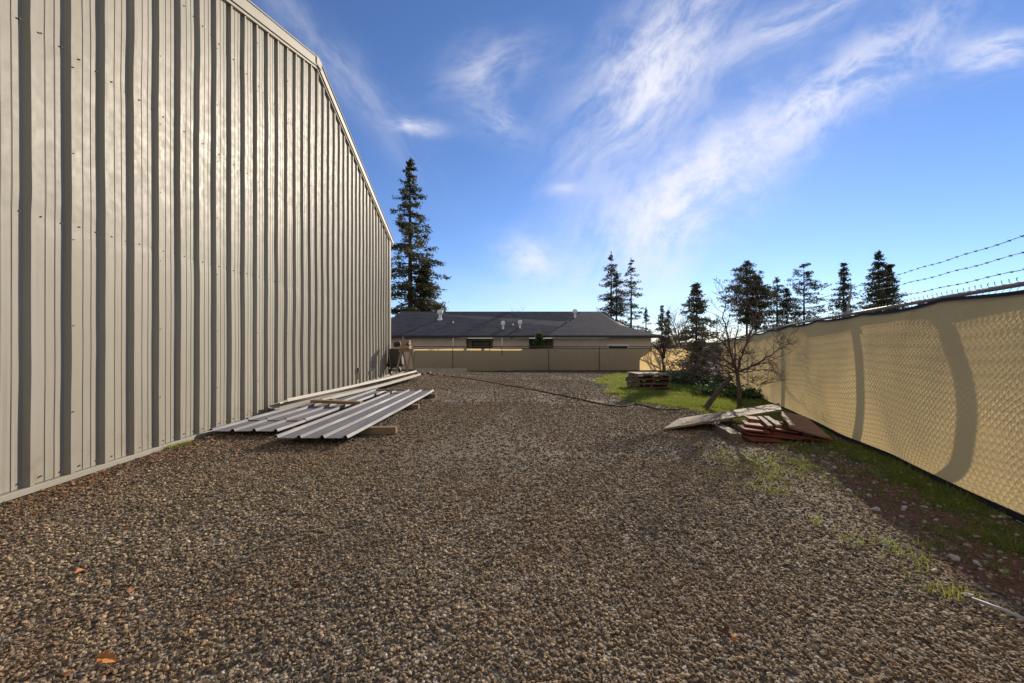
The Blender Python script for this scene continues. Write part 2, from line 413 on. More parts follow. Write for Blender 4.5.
# ------------------------------------------------------------------ ground sheet and stuff
def build_ground():
    def axis(lo_far, lo, hi, hi_far, step):
        mid = np.arange(lo, hi+1e-6, step)
        def grow(start, end, sgn):
            out = []; p = start; d = step
            while abs(p) < abs(end): d *= 1.22; p += sgn*d; out.append(p)
            return out
        return np.array(sorted(grow(lo, lo_far, -1)) + list(mid) + grow(hi, hi_far, 1))
    xs = axis(-900, -7, 14, 900, .09); ys = axis(-300, .4, 30, 1500, .09)
    X, Y = np.meshgrid(xs, ys); Z = ground(X, Y)
    V = np.stack([X, Y, Z], -1).reshape(-1, 3); nx = len(xs); ny = len(ys)
    i = (np.arange(ny-1)[:, None]*nx + np.arange(nx-1)[None, :]).ravel()
    F = np.stack([i, i+1, i+nx+1, i+nx], -1)
    m, t, b = new_mat('gravel_ground'); v = coords(t)
    at_ = t.add('ShaderNodeAttribute', attribute_name='zone'); sp = t.add('ShaderNodeSeparateColor'); t.l.new(at_.outputs['Color'], sp.inputs[0])
    cell = t.voro(v, 58, 'Color'); cs = t.add('ShaderNodeSeparateColor'); t.l.new(cell, cs.inputs[0])
    dist = t.voro(v, 58, 'Distance')
    stone = t.ramp(cs.outputs[0], [(.0, (.07, .062, .052)), (.3, (.16, .135, .105)), (.6, (.25, .21, .16)), (.85, (.36, .31, .24)), (1, (.5, .45, .38))])
    broad = t.noise(v, .55, 5, .6)
    stone = t.mix(t.mapr(broad, .35, .65, .25, .6), stone, (.15, .108, .07), 'MIX')
    stone = t.mix(t.mapr(dist, .3, .75, 0, .55), stone, (.05, .042, .034))
    soil = t.ramp(t.noise(v, 18, 6, .7), [(.3, (.05, .038, .028)), (.7, (.13, .095, .07))])
    red = t.ramp(t.noise(v, 24, 6, .7), [(.3, (.11, .05, .034)), (.7, (.24, .12, .078))])
    gr = t.ramp(t.noise(v, 30, 5, .7), [(.3, (.04, .055, .016)), (.7, (.11, .15, .03))])
    c = t.mix(t.math('MULTIPLY', sp.outputs[0], .9), stone, t.mix(t.mapr(t.noise(v, 3, 4, .6), .35, .6), soil, gr))
    c = t.mix(sp.outputs[1], c, red)
    far = t.ramp(t.noise(v, .05, 5, .6), [(.3, (.07, .075, .035)), (.7, (.13, .115, .06))])
    c = t.mix(sp.outputs[2], c, far)
    t.put(b.inputs['Base Color'], c); b.inputs['Roughness'].default_value = .95; b.inputs['Specular IOR Level'].default_value = .2
    hh = t.math('ADD', t.math('MULTIPLY', dist, -1.0), t.math('MULTIPLY', t.noise(v, 30, 4, .6), .6))
    t.put(b.inputs['Normal'], t.bump(hh, .9, .012))
    o = fast_mesh('ground', V, F, m, smooth=True)
    ga = grass_amount(V[:, 0], V[:, 1]); ra = red_amount(V[:, 0], V[:, 1])
    dd = (2.895+FEN_S*V[:, 1]-V[:, 0])
    fa = np.where((V[:, 1] > 29.5) | (dd < -.4) | (V[:, 0] < -30), 1.0, 0.0)
    colr = np.stack([ga, ra, fa, np.ones_like(ga)], -1).astype(np.float32)
    ca = o.data.color_attributes.new('zone', 'FLOAT_COLOR', 'POINT'); ca.data.foreach_set('color', colr.ravel())
    tag(o, kind='structure')

def scatter(name, pts, scl, mats_fn, label, cat, tilt=.6, flat=(1, .82, .6)):
    """one stuff object: points carrying instanced pieces made inside the node tree"""
    me = bpy.data.meshes.new(name); pts = np.asarray(pts, np.float32)
    me.vertices.add(len(pts)); me.vertices.foreach_set('co', pts.ravel())
    a = me.attributes.new('scl', 'FLOAT', 'POINT'); a.data.foreach_set('value', np.asarray(scl, np.float32))
    me.update()
    o = bpy.data.objects.new(name, me); COL.objects.link(o)
    g = bpy.data.node_groups.new(name+'_nodes', 'GeometryNodeTree')
    g.interface.new_socket('Geometry', in_out='INPUT', socket_type='NodeSocketGeometry')
    g.interface.new_socket('Geometry', in_out='OUTPUT', socket_type='NodeSocketGeometry')
    N = g.nodes; L = g.links
    gi = N.new('NodeGroupInput'); go = N.new('NodeGroupOutput')
    inst = N.new('GeometryNodeInstanceOnPoints'); L.new(gi.outputs[0], inst.inputs['Points'])
    src = mats_fn(g)
    L.new(src, inst.inputs['Instance']); inst.inputs['Pick Instance'].default_value = True
    rv = N.new('FunctionNodeRandomValue'); rv.data_type = 'FLOAT_VECTOR'
    rv.inputs[0].default_value = (-tilt, -tilt, 0); rv.inputs[1].default_value = (tilt, tilt, 2*PI)
    L.new(rv.outputs[0], inst.inputs['Rotation'])
    na = N.new('GeometryNodeInputNamedAttribute'); na.data_type = 'FLOAT'; na.inputs[0].default_value = 'scl'
    vm = N.new('ShaderNodeVectorMath'); vm.operation = 'SCALE'; vm.inputs[0].default_value = flat
    L.new(na.outputs[0], vm.inputs['Scale']); L.new(vm.outputs[0], inst.inputs['Scale'])
    L.new(inst.outputs[0], go.inputs[0])
    md = o.modifiers.new('scatter', 'NODES'); md.node_group = g
    return tag(o, label, cat, kind='stuff')

def stone_source(mat, subdiv=2, kinds=6, amp=.55):
    def fn(g):
        N = g.nodes; L = g.links
        gti = N.new('GeometryNodeGeometryToInstance')
        for k in range(kinds):
            ico = N.new('GeometryNodeMeshIcoSphere'); ico.inputs['Radius'].default_value = .5; ico.inputs['Subdivisions'].default_value = subdiv
            sp = N.new('GeometryNodeSetPosition'); L.new(ico.outputs[0], sp.inputs[0])
            nz = N.new('ShaderNodeTexNoise'); nz.noise_dimensions = '4D'; nz.inputs['W'].default_value = k*7.31; nz.inputs['Scale'].default_value = 1.5; nz.inputs['Detail'].default_value = 1.0
            pos = N.new('GeometryNodeInputPosition'); L.new(pos.outputs[0], nz.inputs['Vector'])
            sb = N.new('ShaderNodeVectorMath'); sb.operation = 'SUBTRACT'; L.new(nz.outputs['Color'], sb.inputs[0]); sb.inputs[1].default_value = (.5, .5, .5)
            sc = N.new('ShaderNodeVectorMath'); sc.operation = 'SCALE'; L.new(sb.outputs[0], sc.inputs[0]); sc.inputs['Scale'].default_value = amp*2
            L.new(sc.outputs[0], sp.inputs['Offset'])
            sm = N.new('GeometryNodeSetMaterial'); L.new(sp.outputs[0], sm.inputs[0]); sm.inputs['Material'].default_value = mat
            L.new(sm.outputs[0], gti.inputs[0])
        return gti.outputs[0]
    return fn

def build_gravel():
    m, t, b = new_mat('gravel_stone')
    r = t.add('ShaderNodeObjectInfo').outputs['Random']
    c = t.ramp(r, [(0, (.035, .031, .025)), (.25, (.09, .07, .045)), (.47, (.175, .13, .076)), (.67, (.275, .20, .112)), (.84, (.40, .30, .175)), (.93, (.50, .40, .26)), (.97, (.38, .20, .11)), (1, (.62, .55, .45))])
    v = coords(t)
    c = t.mix(.2, c, t.ramp(t.noise(v, 3, 4, .6), [(.3, (.09, .066, .042)), (.7, (.42, .32, .21))]))
    wp = t.add('ShaderNodeNewGeometry').outputs['Position']
    c = t.mix(t.mapr(t.noise(wp, .55, 5, .6), .42, .66, 0, .55), c, (.23, .145, .075))      # dusty brown patches
    c = t.mix(t.mapr(t.noise(t.scalev(wp, (1.2, .35, 1)), .9, 4, .6), .52, .7, 0, .5), c, (.10, .092, .08))  # greyer runs
    t.put(b.inputs['Base Color'], c); b.inputs['Roughness'].default_value = .85; b.inputs['Specular IOR Level'].default_value = .2
    P = []; S = []
    for (ya, yb, dens, smin, smax) in ((1.05, 2.4, 5600, .008, .021), (2.4, 4.2, 3900, .009, .023), (4.2, 8, 1800, .011, .027), (8, 16, 600, .014, .034), (16, 27, 170, .02, .045)):
        xa, xb = (-4.6, 7.0) if ya < 15 else (-7.5, 8.0)
        n = int((yb-ya)*(xb-xa)*dens)
        x = RNG.uniform(xa, xb, n); y = RNG.uniform(ya, yb, n)
        keep = (np.abs(x) < 1.36*y+.25) & (x > wall_x(y)+.07) & (x < fence_x(y)-.1)
        x = x[keep]; y = y[keep]
        ga = np.maximum(grass_amount(x, y), red_amount(x, y))
        worn = smooth01((fbm(x*1.4, y*.45, 61)-.50)/.12)*.45
        keep = RNG.random(len(x)) > np.maximum(ga*.85, worn)
        x = x[keep]; y = y[keep]
        s = smin + (smax-smin)*RNG.random(len(x))**2.2
        z = ground(x, y) + s*RNG.uniform(-.05, .35, len(x))
        P.append(np.stack([x, y, z], -1)); S.append(s)
    P = np.concatenate(P); S = np.concatenate(S)
    print('gravel stones', len(P))
    scatter('gravel', P, S*1.1, stone_source(m, 2), 'loose grey and tan gravel covering the yard', 'gravel')
    # larger pale cobbles in the shaded dirt by the fence
    m2, t, b = new_mat('pale_cobble'); r = t.add('ShaderNodeObjectInfo').outputs['Random']
    t.put(b.inputs['Base Color'], t.ramp(r, [(0, (.2, .17, .14)), (.5, (.40, .34, .29)), (1, (.56, .50, .44))])); b.inputs['Roughness'].default_value = .85
    n = 900; y = RNG.uniform(1.2, 8, n); d = RNG.uniform(.15, 1.3, n)
    x = fence_x(y)-d; keep = RNG.random(n) < np.where(y < 5.5, .75, .25); x, y = x[keep], y[keep]
    s = .012+.038*RNG.random(len(x))**2.5
    scatter('cobble_scatter', np.stack([x, y, ground(x, y)+s*.12], -1), s, stone_source(m2, 3, 5, .4), 'pale stones lying in the dirt along the screened fence', 'stones', .4)

def blade_source(mat, kinds=5, blades=7, h=1.0, spread=.5, wid=.07):
    def fn(g):
        N = g.nodes; L = g.links
        gti = N.new('GeometryNodeGeometryToInstance')
        for k in range(kinds):
            rr = random.Random(k*13+5)
            jn = N.new('GeometryNodeJoinGeometry')
            for q in range(blades):
                # a blade: thin bent grid
                gr = N.new('GeometryNodeMeshGrid'); gr.inputs['Size X'].default_value = wid; gr.inputs['Size Y'].default_value = 1.0
                gr.inputs['Vertices X'].default_value = 2; gr.inputs['Vertices Y'].default_value = 4
                pos = N.new('GeometryNodeInputPosition'); sx = N.new('ShaderNodeSeparateXYZ'); L.new(pos.outputs[0], sx.inputs[0])
                tt = N.new('ShaderNodeMath'); tt.operation = 'ADD'; L.new(sx.outputs[1], tt.inputs[0]); tt.inputs[1].default_value = .5
                tap = N.new('ShaderNodeMath'); tap.operation = 'SUBTRACT'; tap.inputs[0].default_value = 1.08; L.new(tt.outputs[0], tap.inputs[1])
                xx = N.new('ShaderNodeMath'); xx.operation = 'MULTIPLY'; L.new(sx.outputs[0], xx.inputs[0]); L.new(tap.outputs[0], xx.inputs[1])
                sq = N.new('ShaderNodeMath'); sq.operation = 'POWER'; L.new(tt.outputs[0], sq.inputs[0]); sq.inputs[1].default_value = 1.8
                yy = N.new('ShaderNodeMath'); yy.operation = 'MULTIPLY'; L.new(sq.outputs[0], yy.inputs[0]); yy.inputs[1].default_value = rr.uniform(.15, .9)
                zz = N.new('ShaderNodeMath'); zz.operation = 'MULTIPLY'; L.new(tt.outputs[0], zz.inputs[0]); zz.inputs[1].default_value = rr.uniform(.5, 1)*h
                cb = N.new('ShaderNodeCombineXYZ'); L.new(xx.outputs[0], cb.inputs[0]); L.new(yy.outputs[0], cb.inputs[1]); L.new(zz.outputs[0], cb.inputs[2])
                sp = N.new('GeometryNodeSetPosition'); L.new(gr.outputs[0], sp.inputs[0]); L.new(cb.outputs[0], sp.inputs['Position'])
                tr = N.new('GeometryNodeTransform'); L.new(sp.outputs[0], tr.inputs[0])
                tr.inputs['Translation'].default_value = (rr.uniform(-spread, spread), rr.uniform(-spread, spread), 0)
                tr.inputs['Rotation'].default_value = (0, 0, rr.uniform(0, 2*PI))
                L.new(tr.outputs[0], jn.inputs[0])
            sm = N.new('GeometryNodeSetMaterial'); L.new(jn.outputs[0], sm.inputs[0]); sm.inputs['Material'].default_value = mat
            L.new(sm.outputs[0], gti.inputs[0])
        return gti.outputs[0]
    return fn

def build_grass():
    m, t, b = new_mat('grass_blade'); r = t.add('ShaderNodeObjectInfo').outputs['Random']
    c = t.ramp(r, [(0, (.06, .115, .010)), (.45, (.15, .21, .022)), (.8, (.24, .27, .035)), (1, (.34, .29, .08))])
    t.put(b.inputs['Base Color'], c); b.inputs['Roughness'].default_value = .6
    g = t.add('ShaderNodeBsdfTranslucent'); t.put(g.inputs[0], t.mix(.5, c, (.34, .39, .04))); mx = t.add('ShaderNodeMixShader'); mx.inputs[0].default_value = .45
    out = m.node_tree.nodes['Material Output']
    t.l.new(b.outputs[0], mx.inputs[1]); t.l.new(g.outputs[0], mx.inputs[2]); t.l.new(mx.outputs[0], out.inputs[0])
    n = 190000
    y = np.concatenate([RNG.uniform(1.2, 12, n//2), RNG.uniform(7, 27, n//2)])
    x = fence_x(y)-RNG.uniform(.02, 7.5, n)
    ga = grass_amount(x, y)
    patch = .12+.88*smooth01((fbm(x*2.3, y*2.3, 91)-.34)/.2)
    red = red_amount(x, y)
    keep = (RNG.random(n) < ga*patch*(1-red*.96)) & (x > -1)
    x, y = x[keep], y[keep]
    s = RNG.uniform(.03, .085, len(x)) + .012*np.clip(y-6, 0, 6)*RNG.random(len(x))
    print('grass tufts', len(x))
    # small sprouts in the gravel, beyond the sun line
    sp = []
    for (px, py, r, k) in ((745, 482, .16, 40), (765, 470, .18, 50), (800, 468, .12, 40), (745, 458, .2, 40), (780, 490, .1, 22), (870, 545, .1, 20), (890, 548, .12, 22), (775, 492, .08, 16), (830, 470, .15, 25), (935, 595, .05, 10), (950, 590, .06, 14), (820, 525, .05, 8), (168, 449, .06, 60), (182, 445, .07, 60), (720, 452, .2, 30), (735, 462, .15, 34), (760, 462, .2, 40), (795, 462, .14, 60), (770, 478, .08, 24), (815, 480, .15, 24), (850, 452, .3, 120), (880, 470, .3, 100), (930, 500, .25, 90), (985, 510, .2, 70), (1000, 560, .2, 70), (590, 378, .6, 40), (610, 384, .8, 60)):
        p = at(px, py)
        for q in range(k): sp.append((p.x+random.gauss(0, r), p.y+random.gauss(0, r)))
    sp = np.array(sp); x = np.concatenate([x, sp[:, 0]]); y = np.concatenate([y, sp[:, 1]]); s = np.concatenate([s, RNG.uniform(.025, .075, len(sp))])
    scatter('grass', np.stack([x, y, ground(x, y)-.004], -1), s, blade_source(m), 'short green grass and weeds along the screened fence', 'grass', .25, (1, 1, 1))
    # dry straw and leaf litter
    md, t, b = new_mat('straw'); r = t.add('ShaderNodeObjectInfo').outputs['Random']
    t.put(b.inputs['Base Color'], t.ramp(r, [(0, (.12, .08, .045)), (.6, (.3, .23, .14)), (1, (.42, .33, .2))])); b.inputs['Roughness'].default_value = .8
    n = 2600; y = RNG.uniform(1.2, 8, n); d = RNG.normal(1.5, .45, n); x = fence_x(y)-d
    scatter('straw_litter', np.stack([x, y, ground(x, y)+.006], -1), RNG.uniform(.03, .09, n), blade_source(md, 4, 2, .25, .2, .03), 'dry straw scattered at the edge of the gravel', 'straw', .5, (1, 1, .6))
    ml, t, b = new_mat('leaf_litter'); r = t.add('ShaderNodeObjectInfo').outputs['Random']
    t.put(b.inputs['Base Color'], t.ramp(r, [(0, (.05, .03, .02)), (.5, (.16, .075, .035)), (.85, (.3, .12, .04)), (1, (.4, .22, .1))])); b.inputs['Roughness'].default_value = .8
    n = 2600; y = RNG.uniform(1.6, 8, n); x = wall_x(y)+.06+np.abs(RNG.normal(0, .32, n))
    e = at(235, 450); n2 = 350
    x = np.concatenate([x, RNG.normal(e.x, .35, n2), RNG.uniform(-2.2, -1.2, 140)]); y = np.concatenate([y, RNG.normal(e.y, .3, n2), RNG.uniform(1.2, 2.2, 140)])
    keep = x > wall_x(y)+.06; x, y = x[keep], y[keep]
    scatter('leaf_litter', np.stack([x, y, ground(x, y)+.008], -1), RNG.uniform(.02, .055, len(x)), blade_source(ml, 4, 2, .3, .2, .55), 'brown and rusty leaf litter along the foot of the metal wall', 'leaf litter', .5, (1, 1, .7))

# ------------------------------------------------------------------ metal building
def build_metal_building():
    Y0, Y1, YP = 2.336, 14.30, 8.30
    ZE, ZP = 4.86, 6.98
    def top(y): return ZP - (ZP-ZE)*abs(y-YP)/(Y1-YP)
    root = empty('metal_building', (wall_x(YP), YP, 0), 'tall tan metal building with ribbed gable wall beside the gravel', 'building')
    L = 1/math.sqrt(1+WALL_S**2)
    ax = Vector((WALL_S*L, L, 0)); nx = Vector((L, -WALL_S*L, 0))       # along wall, outwards
    def W(s, n, z): return Vector((wall_x(Y0), Y0, 0)) + ax*s + nx*n + Vector((0, 0, z))
    LEN = (Y1-Y0)/L
    P = .305; H = .038
    # ribbed profile over one pitch
    prof = [(0, 0), (.055, 0), (.060, .004), (.072, .004), (.077, 0), (.128, 0), (.133, .004), (.145, .004), (.150, 0), (.207, 0), (.230, H), (.262, H), (.285, 0)]
    sn = []
    k = 0
    while k*P < LEN-.02:
        for (s, h) in prof:
            if k*P+s < LEN: sn.append((k*P+s, h))
        k += 1
    sn.append((LEN, 0))
    rows = np.linspace(0, 1, 74)
    S = np.array([a for a, _ in sn]); Hh = np.array([b for _, b in sn])
    zt = np.array([top(W(s, 0, 0).y) for s in S])
    V = []
    zb = .055
    for r in rows:
        z = zb + (zt-.02-zb)*r
        # oil canning: soft waves, strongest in the pans
        w = (fbm(S*2.1, z*.9, 8, 3)-.44)*.011 + (fbm(S*.5, z*.45, 28, 2)-.38)*.022
        # dimples at girt lines
        for gzv in (2.25, 3.77, 5.29): w = w - .0022*np.exp(-((z-gzv)/.10)**2)*(.4+vnoise(S*3.3, S*0+gzv, 4))
        shift = (fbm(S*1.1, z*1.0, 51, 3)-.44)*.034*np.minimum(1, z/1.5)
        ss = np.clip(S+shift*(Hh > 0), 0, LEN)
        for i in range(len(S)):
            V.append(W(ss[i], Hh[i]+w[i], z[i]))
    n = len(S); F = [(j*n+i, j*n+i+1, (j+1)*n+i+1, (j+1)*n+i) for j in range(len(rows)-1) for i in range(n-1)]
    b = MB(); b.add(V, F)
    # screw heads belong to the wall sheet
    def screw(s, nn, z, r=.0075):
        c = W(s, nn, z); b.tube([c-nx*.002, c+nx*.006], [r, r*.8], 6, 1)
    for k in range(int(LEN/P)):
        for gzv in (.10, 2.25, 3.77, 5.29, 6.4):
            for off in (.03, .185):
                s = k*P+off
                if s < LEN-.05 and gzv < top(W(s, 0, 0).y)-.1: screw(s, .002, gzv+random.uniform(-.006, .006))
        if k % 3 == 0:
            z = .6
            while z < top(W(k*P+.246, 0, 0).y)-.15:
                screw(k*P+.246, H, z, .006); z += .76
    wall = b.build('wall', [M['steel'], M['screw']], root, origin=root.location)
    # base trim and slab edge
    b = MB()
    b.box(W(LEN/2, .022, .028), (.048, LEN, .05), Matrix.Rotation(math.atan(-WALL_S), 3, 'Z'))
    b.build('base_trim', M['steel_trim'], root, origin=root.location, bevel=.004)
    b = MB(); b.box(W(LEN/2, -.12, -.25), (.27, LEN-.02, .5), Matrix.Rotation(math.atan(-WALL_S), 3, 'Z'))
    b.build('footing', M['concrete'], root, origin=root.location)
    # corner trims
    for s0, s1 in ((-.005, .09), (LEN-.11, LEN+.045)):
        b = MB(); zt_ = top(W((s0+s1)/2, 0, 0).y)
        b.prism([W(s0, .050, .055), W(s1, .050, .055), W(s1, .050, zt_-.03), W(s0, .050, zt_-.03)], .05)
        b.build('corner_trim', M['steel_trim'], root, origin=root.location, bevel=.006)
    # rake trim : lower lip, face, cap on both slopes
    def rake(ya, yb, name):
        sa = (ya-Y0)/L; sb = (yb-Y0)/L
        za, zb_ = top(ya), top(yb)
        b = MB()
        def sec(n0, n1, d0, d1):
            vs = []
            for s, z in ((sa, za), (sb, zb_)):
                vs += [W(s, n0, z+d0), W(s, n1, z+d0), W(s, n1, z+d1), W(s, n0, z+d1)]
            b.add(vs, [(0, 1, 2, 3), (7, 6, 5, 4), (0, 4, 5, 1), (1, 5, 6, 2), (2, 6, 7, 3), (3, 7, 4, 0)])
        sec(-.05, .060, -.045, -.005)      # lip
        sec(-.05, .085, .003, .165)        # face
        sec(-.05, .105, .168, .188)        # drip cap
        b.build(name, M['steel_trim'], root, origin=root.location, bevel=.004)
    rake(Y0-.25, YP-.002, 'rake_trim'); rake(YP+.002, Y1+.28, 'rake_trim')
    b = MB()
    pc = W((YP-Y0)/L, .055, ZP+.085); b.box(pc, (.10, .26, .19), Matrix.Rotation(math.atan(-WALL_S), 3, 'Z')); 
    b.build('peak_cap', M['steel_trim'], root, origin=root.location, bevel=.02)
    # roof slabs and the hidden walls
    for ya, yb in ((Y0-.25, YP), (YP, Y1+.28)):
        b = MB(); sa, sb = (ya-Y0)/L, (yb-Y0)/L
        b.prism([W(sa, -.055, top(ya)+.15), W(sb, -.055, top(yb)+.15), W(sb, -18, top(yb)+.15), W(sa, -18, top(ya)+.15)], .12)
        b.build('roof', M['steel_trim'], root, origin=root.location)
    for s0 in (.03, LEN-.03):
        b = MB()
        for k in range(56):
            z1 = top(W(s0, 0, 0).y)-.02
            n0 = -.05-k*.305
            sg = -1 if s0 < 1 else 1
            pr = [(0, 0), (.2, 0), (.225, .038), (.26, .038), (.285, 0), (.305, 0)]
            for (a, h), (a2, h2) in zip(pr[:-1], pr[1:]):
                b.add([W(s0+sg*h, n0-a, .05), W(s0+sg*h2, n0-a2, .05), W(s0+sg*h2, n0-a2, z1), W(s0+sg*h, n0-a, z1)], [(0, 1, 2, 3)])
        b.build('side_wall', M['steel'], root, origin=root.location)
    # outlet box on the wall near the far corner
    yb = 483/(501.9-.3245*357-341.5)
    b = MB(); p = W((yb-Y0)/L, .05, .3); p.z = CAMZ-(370-CY)/FPX*p.y
    b.box(p, (.06, .10, .12)); b.box(p+nx*.034, (.008, .05, .07)); b.box(p+Vector((.0, 0, -.16)), (.025, .025, .2))
    b.build('outlet_box', M['post_wood'], root, origin=root.location, bevel=.003)

# ------------------------------------------------------------------ sheets and trims beside the wall
def rib_sheet(name, a, b_, width, label, ribs=4, group=None, seed=1, sag=.01):
    """ribbed sheet from point a (near, right edge) to b_ (far, right edge); width runs to the left"""
    a = Vector(a); b_ = Vector(b_); ln = (b_-a).length; d = (b_-a).normalized(); w = Vector((-d.y, d.x, 0)).normalized(); up = w.cross(-d).normalized()
    if up.z < 0: up = -up
    pitch = width/(ribs-.72)
    H = .031
    pr = [(0, .004), (.004, 0)]
    for k in range(ribs):
        c = .04+k*(width-.08)/(ribs-1)
        pr += [(c-.030, 0), (c-.013, H), (c+.013, H), (c+.030, 0)]
        if k < ribs-1:
            m = (width-.08)/(ribs-1)
            for q in (.38, .62): pr += [(c+m*q-.008, 0), (c+m*q, .004), (c+m*q+.008, 0)]
    pr += [(width-.002, 0), (width, .004)]
    pr.sort()
    n = len(pr); R = 26; V = []
    for j in range(R):
        t = j/(R-1)
        for (s, h) in pr:
            z = -sag*math.sin(PI*t) + .006*(float(vnoise(t*6+seed*3, s*3, seed))-.5)
            V.append(a + d*(ln*t) + w*s + up*(h+z))
    F = [(j*n+i, (j+1)*n+i, (j+1)*n+i+1, j*n+i+1) for j in range(R-1) for i in range(n-1)]
    m = MB(); m.add(V, F)
    o = m.build(name, M['sheet'], origin=a)
    so = o.modifiers.new('gauge', 'SOLIDIFY'); so.thickness = .0025; so.offset = -1
    # align local y with the sheet for the streaks
    return tag(o, label, 'metal sheet', group)

def build_wall_pile():
    G = 'ribbed metal sheets lying by the wall'
    rib_sheet('metal_sheet', (-1.88, 4.56, .105), (-1.73, 8.85, .12), .90, 'grey ribbed steel sheet on timber blocks, nearest to the open gravel', 4, G, 1)
    rib_sheet('metal_sheet', (-2.97, 5.04, .075), (-2.86, 8.6, .085), .92, 'grey ribbed steel sheet lying between the wall and the foremost sheet', 4, G, 2)
    rib_sheet('metal_sheet', (-2.95, 5.7, .083), (-2.845, 9.26, .094), .92, 'grey ribbed steel sheet overlapping the sheet against the wall, under the short board', 4, G, 3)
    # timbers below
    def timber(c, size, yaw, label, mat='brown_lumber', tilt=0, name='timber_block', cat='timber', group=None):
        b = MB(); b.box((0, 0, 0), size)
        o = b.build(name, M[mat], bevel=.004)
        o.location = c; o.rotation_euler = (0, tilt, yaw)
        return tag(o, label, cat, group)
    timber((-2.15, 5.2, gz(-2.1, 5.2)+.045), (1.25, .09, .09), .05, 'brown timber under the near end of the foremost metal sheet, sticking out onto gravel', group='timbers under the metal sheets')
    timber((-2.25, 7.15, gz(-2.2, 7.15)+.045), (1.15, .09, .09), -.03, 'brown timber under the middle of the foremost metal sheet, end just showing', group='timbers under the metal sheets')
    timber((-2.2, 8.6, gz(-2.2, 8.6)+.045), (1.1, .09, .09), .0, 'brown timber under the far end of the foremost metal sheet', group='timbers under the metal sheets')
    timber((-3.3, 5.4, gz(-3.3, 5.4)+.02), (1.2, .09, .04), .06, 'thin brown batten under the metal sheet against the wall', group='timbers under the metal sheets')
    timber((-3.1, 7.0, .150), (.92, .11, .05), -.10, 'weathered brown board lying across the ribbed metal sheets', tilt=.02, name='short_board', cat='board')
    timber((-2.62, 8.55, .175), (.62, .06, .035), .05, 'dark batten lying across the far ends of the metal sheets', name='short_board', cat='board')
    # loose stick on the gravel at the near end of the sheets
    b = MB(); p0 = at(205, 440); p1 = at(235, 434)
    b.tube([p0+Vector((0, 0, .02)), p1+Vector((0, 0, .02))], .012, 6)
    tag(b.build('wood_stick', M['grey_plywood'], origin=p0), 'thin weathered stick on the gravel at the foot of the metal wall', 'stick')
    # three long off white channels
    def channel(a, b_, w, h, label, roll):
        a = Vector(a); b_ = Vector(b_); d = (b_-a).normalized(); s = Vector((-d.y, d.x, 0)).normalized(); u = Vector((0, 0, 1))
        s, u = s*math.cos(roll)+u*math.sin(roll), u*math.cos(roll)-s*math.sin(roll)
        pr = [(-w/2, h), (-w/2, 0), (-.1*w, 0), (0, .012), (.1*w, 0), (w/2, 0), (w/2, h*.8), (w/2-.018, h*.8)]
        V = []; R = 12
        for j in range(R):
            t = j/(R-1); c = a.lerp(b_, t)+Vector((0, 0, -.02*math.sin(PI*t)))
            V += [c+s*x+u*z for x, z in pr]
        n = len(pr); m = MB(); m.add(V, [(j*n+i, (j+1)*n+i, (j+1)*n+i+1, j*n+i+1) for j in range(R-1) for i in range(n-1)])
        o = m.build('trim_channel', M['white_trim'], origin=a); so = o.modifiers.new('gauge', 'SOLIDIFY'); so.thickness = .003
        return tag(o, label, 'metal trim', 'off white trim channels by the wall')
    channel((-3.88, 6.45, .12), (-3.45, 12.9, .17), .17, .06, 'off white trim channel closest to the metal wall', .25)
    channel((-3.80, 6.6, .20), (-3.22, 13.1, .20), .14, .05, 'off white trim channel lying on top in the middle of the bundle', -.3)
    channel((-3.55, 7.6, .10), (-3.02, 12.7, .13), .20, .06, 'off white trim channel on the gravel side of the bundle', -.15)

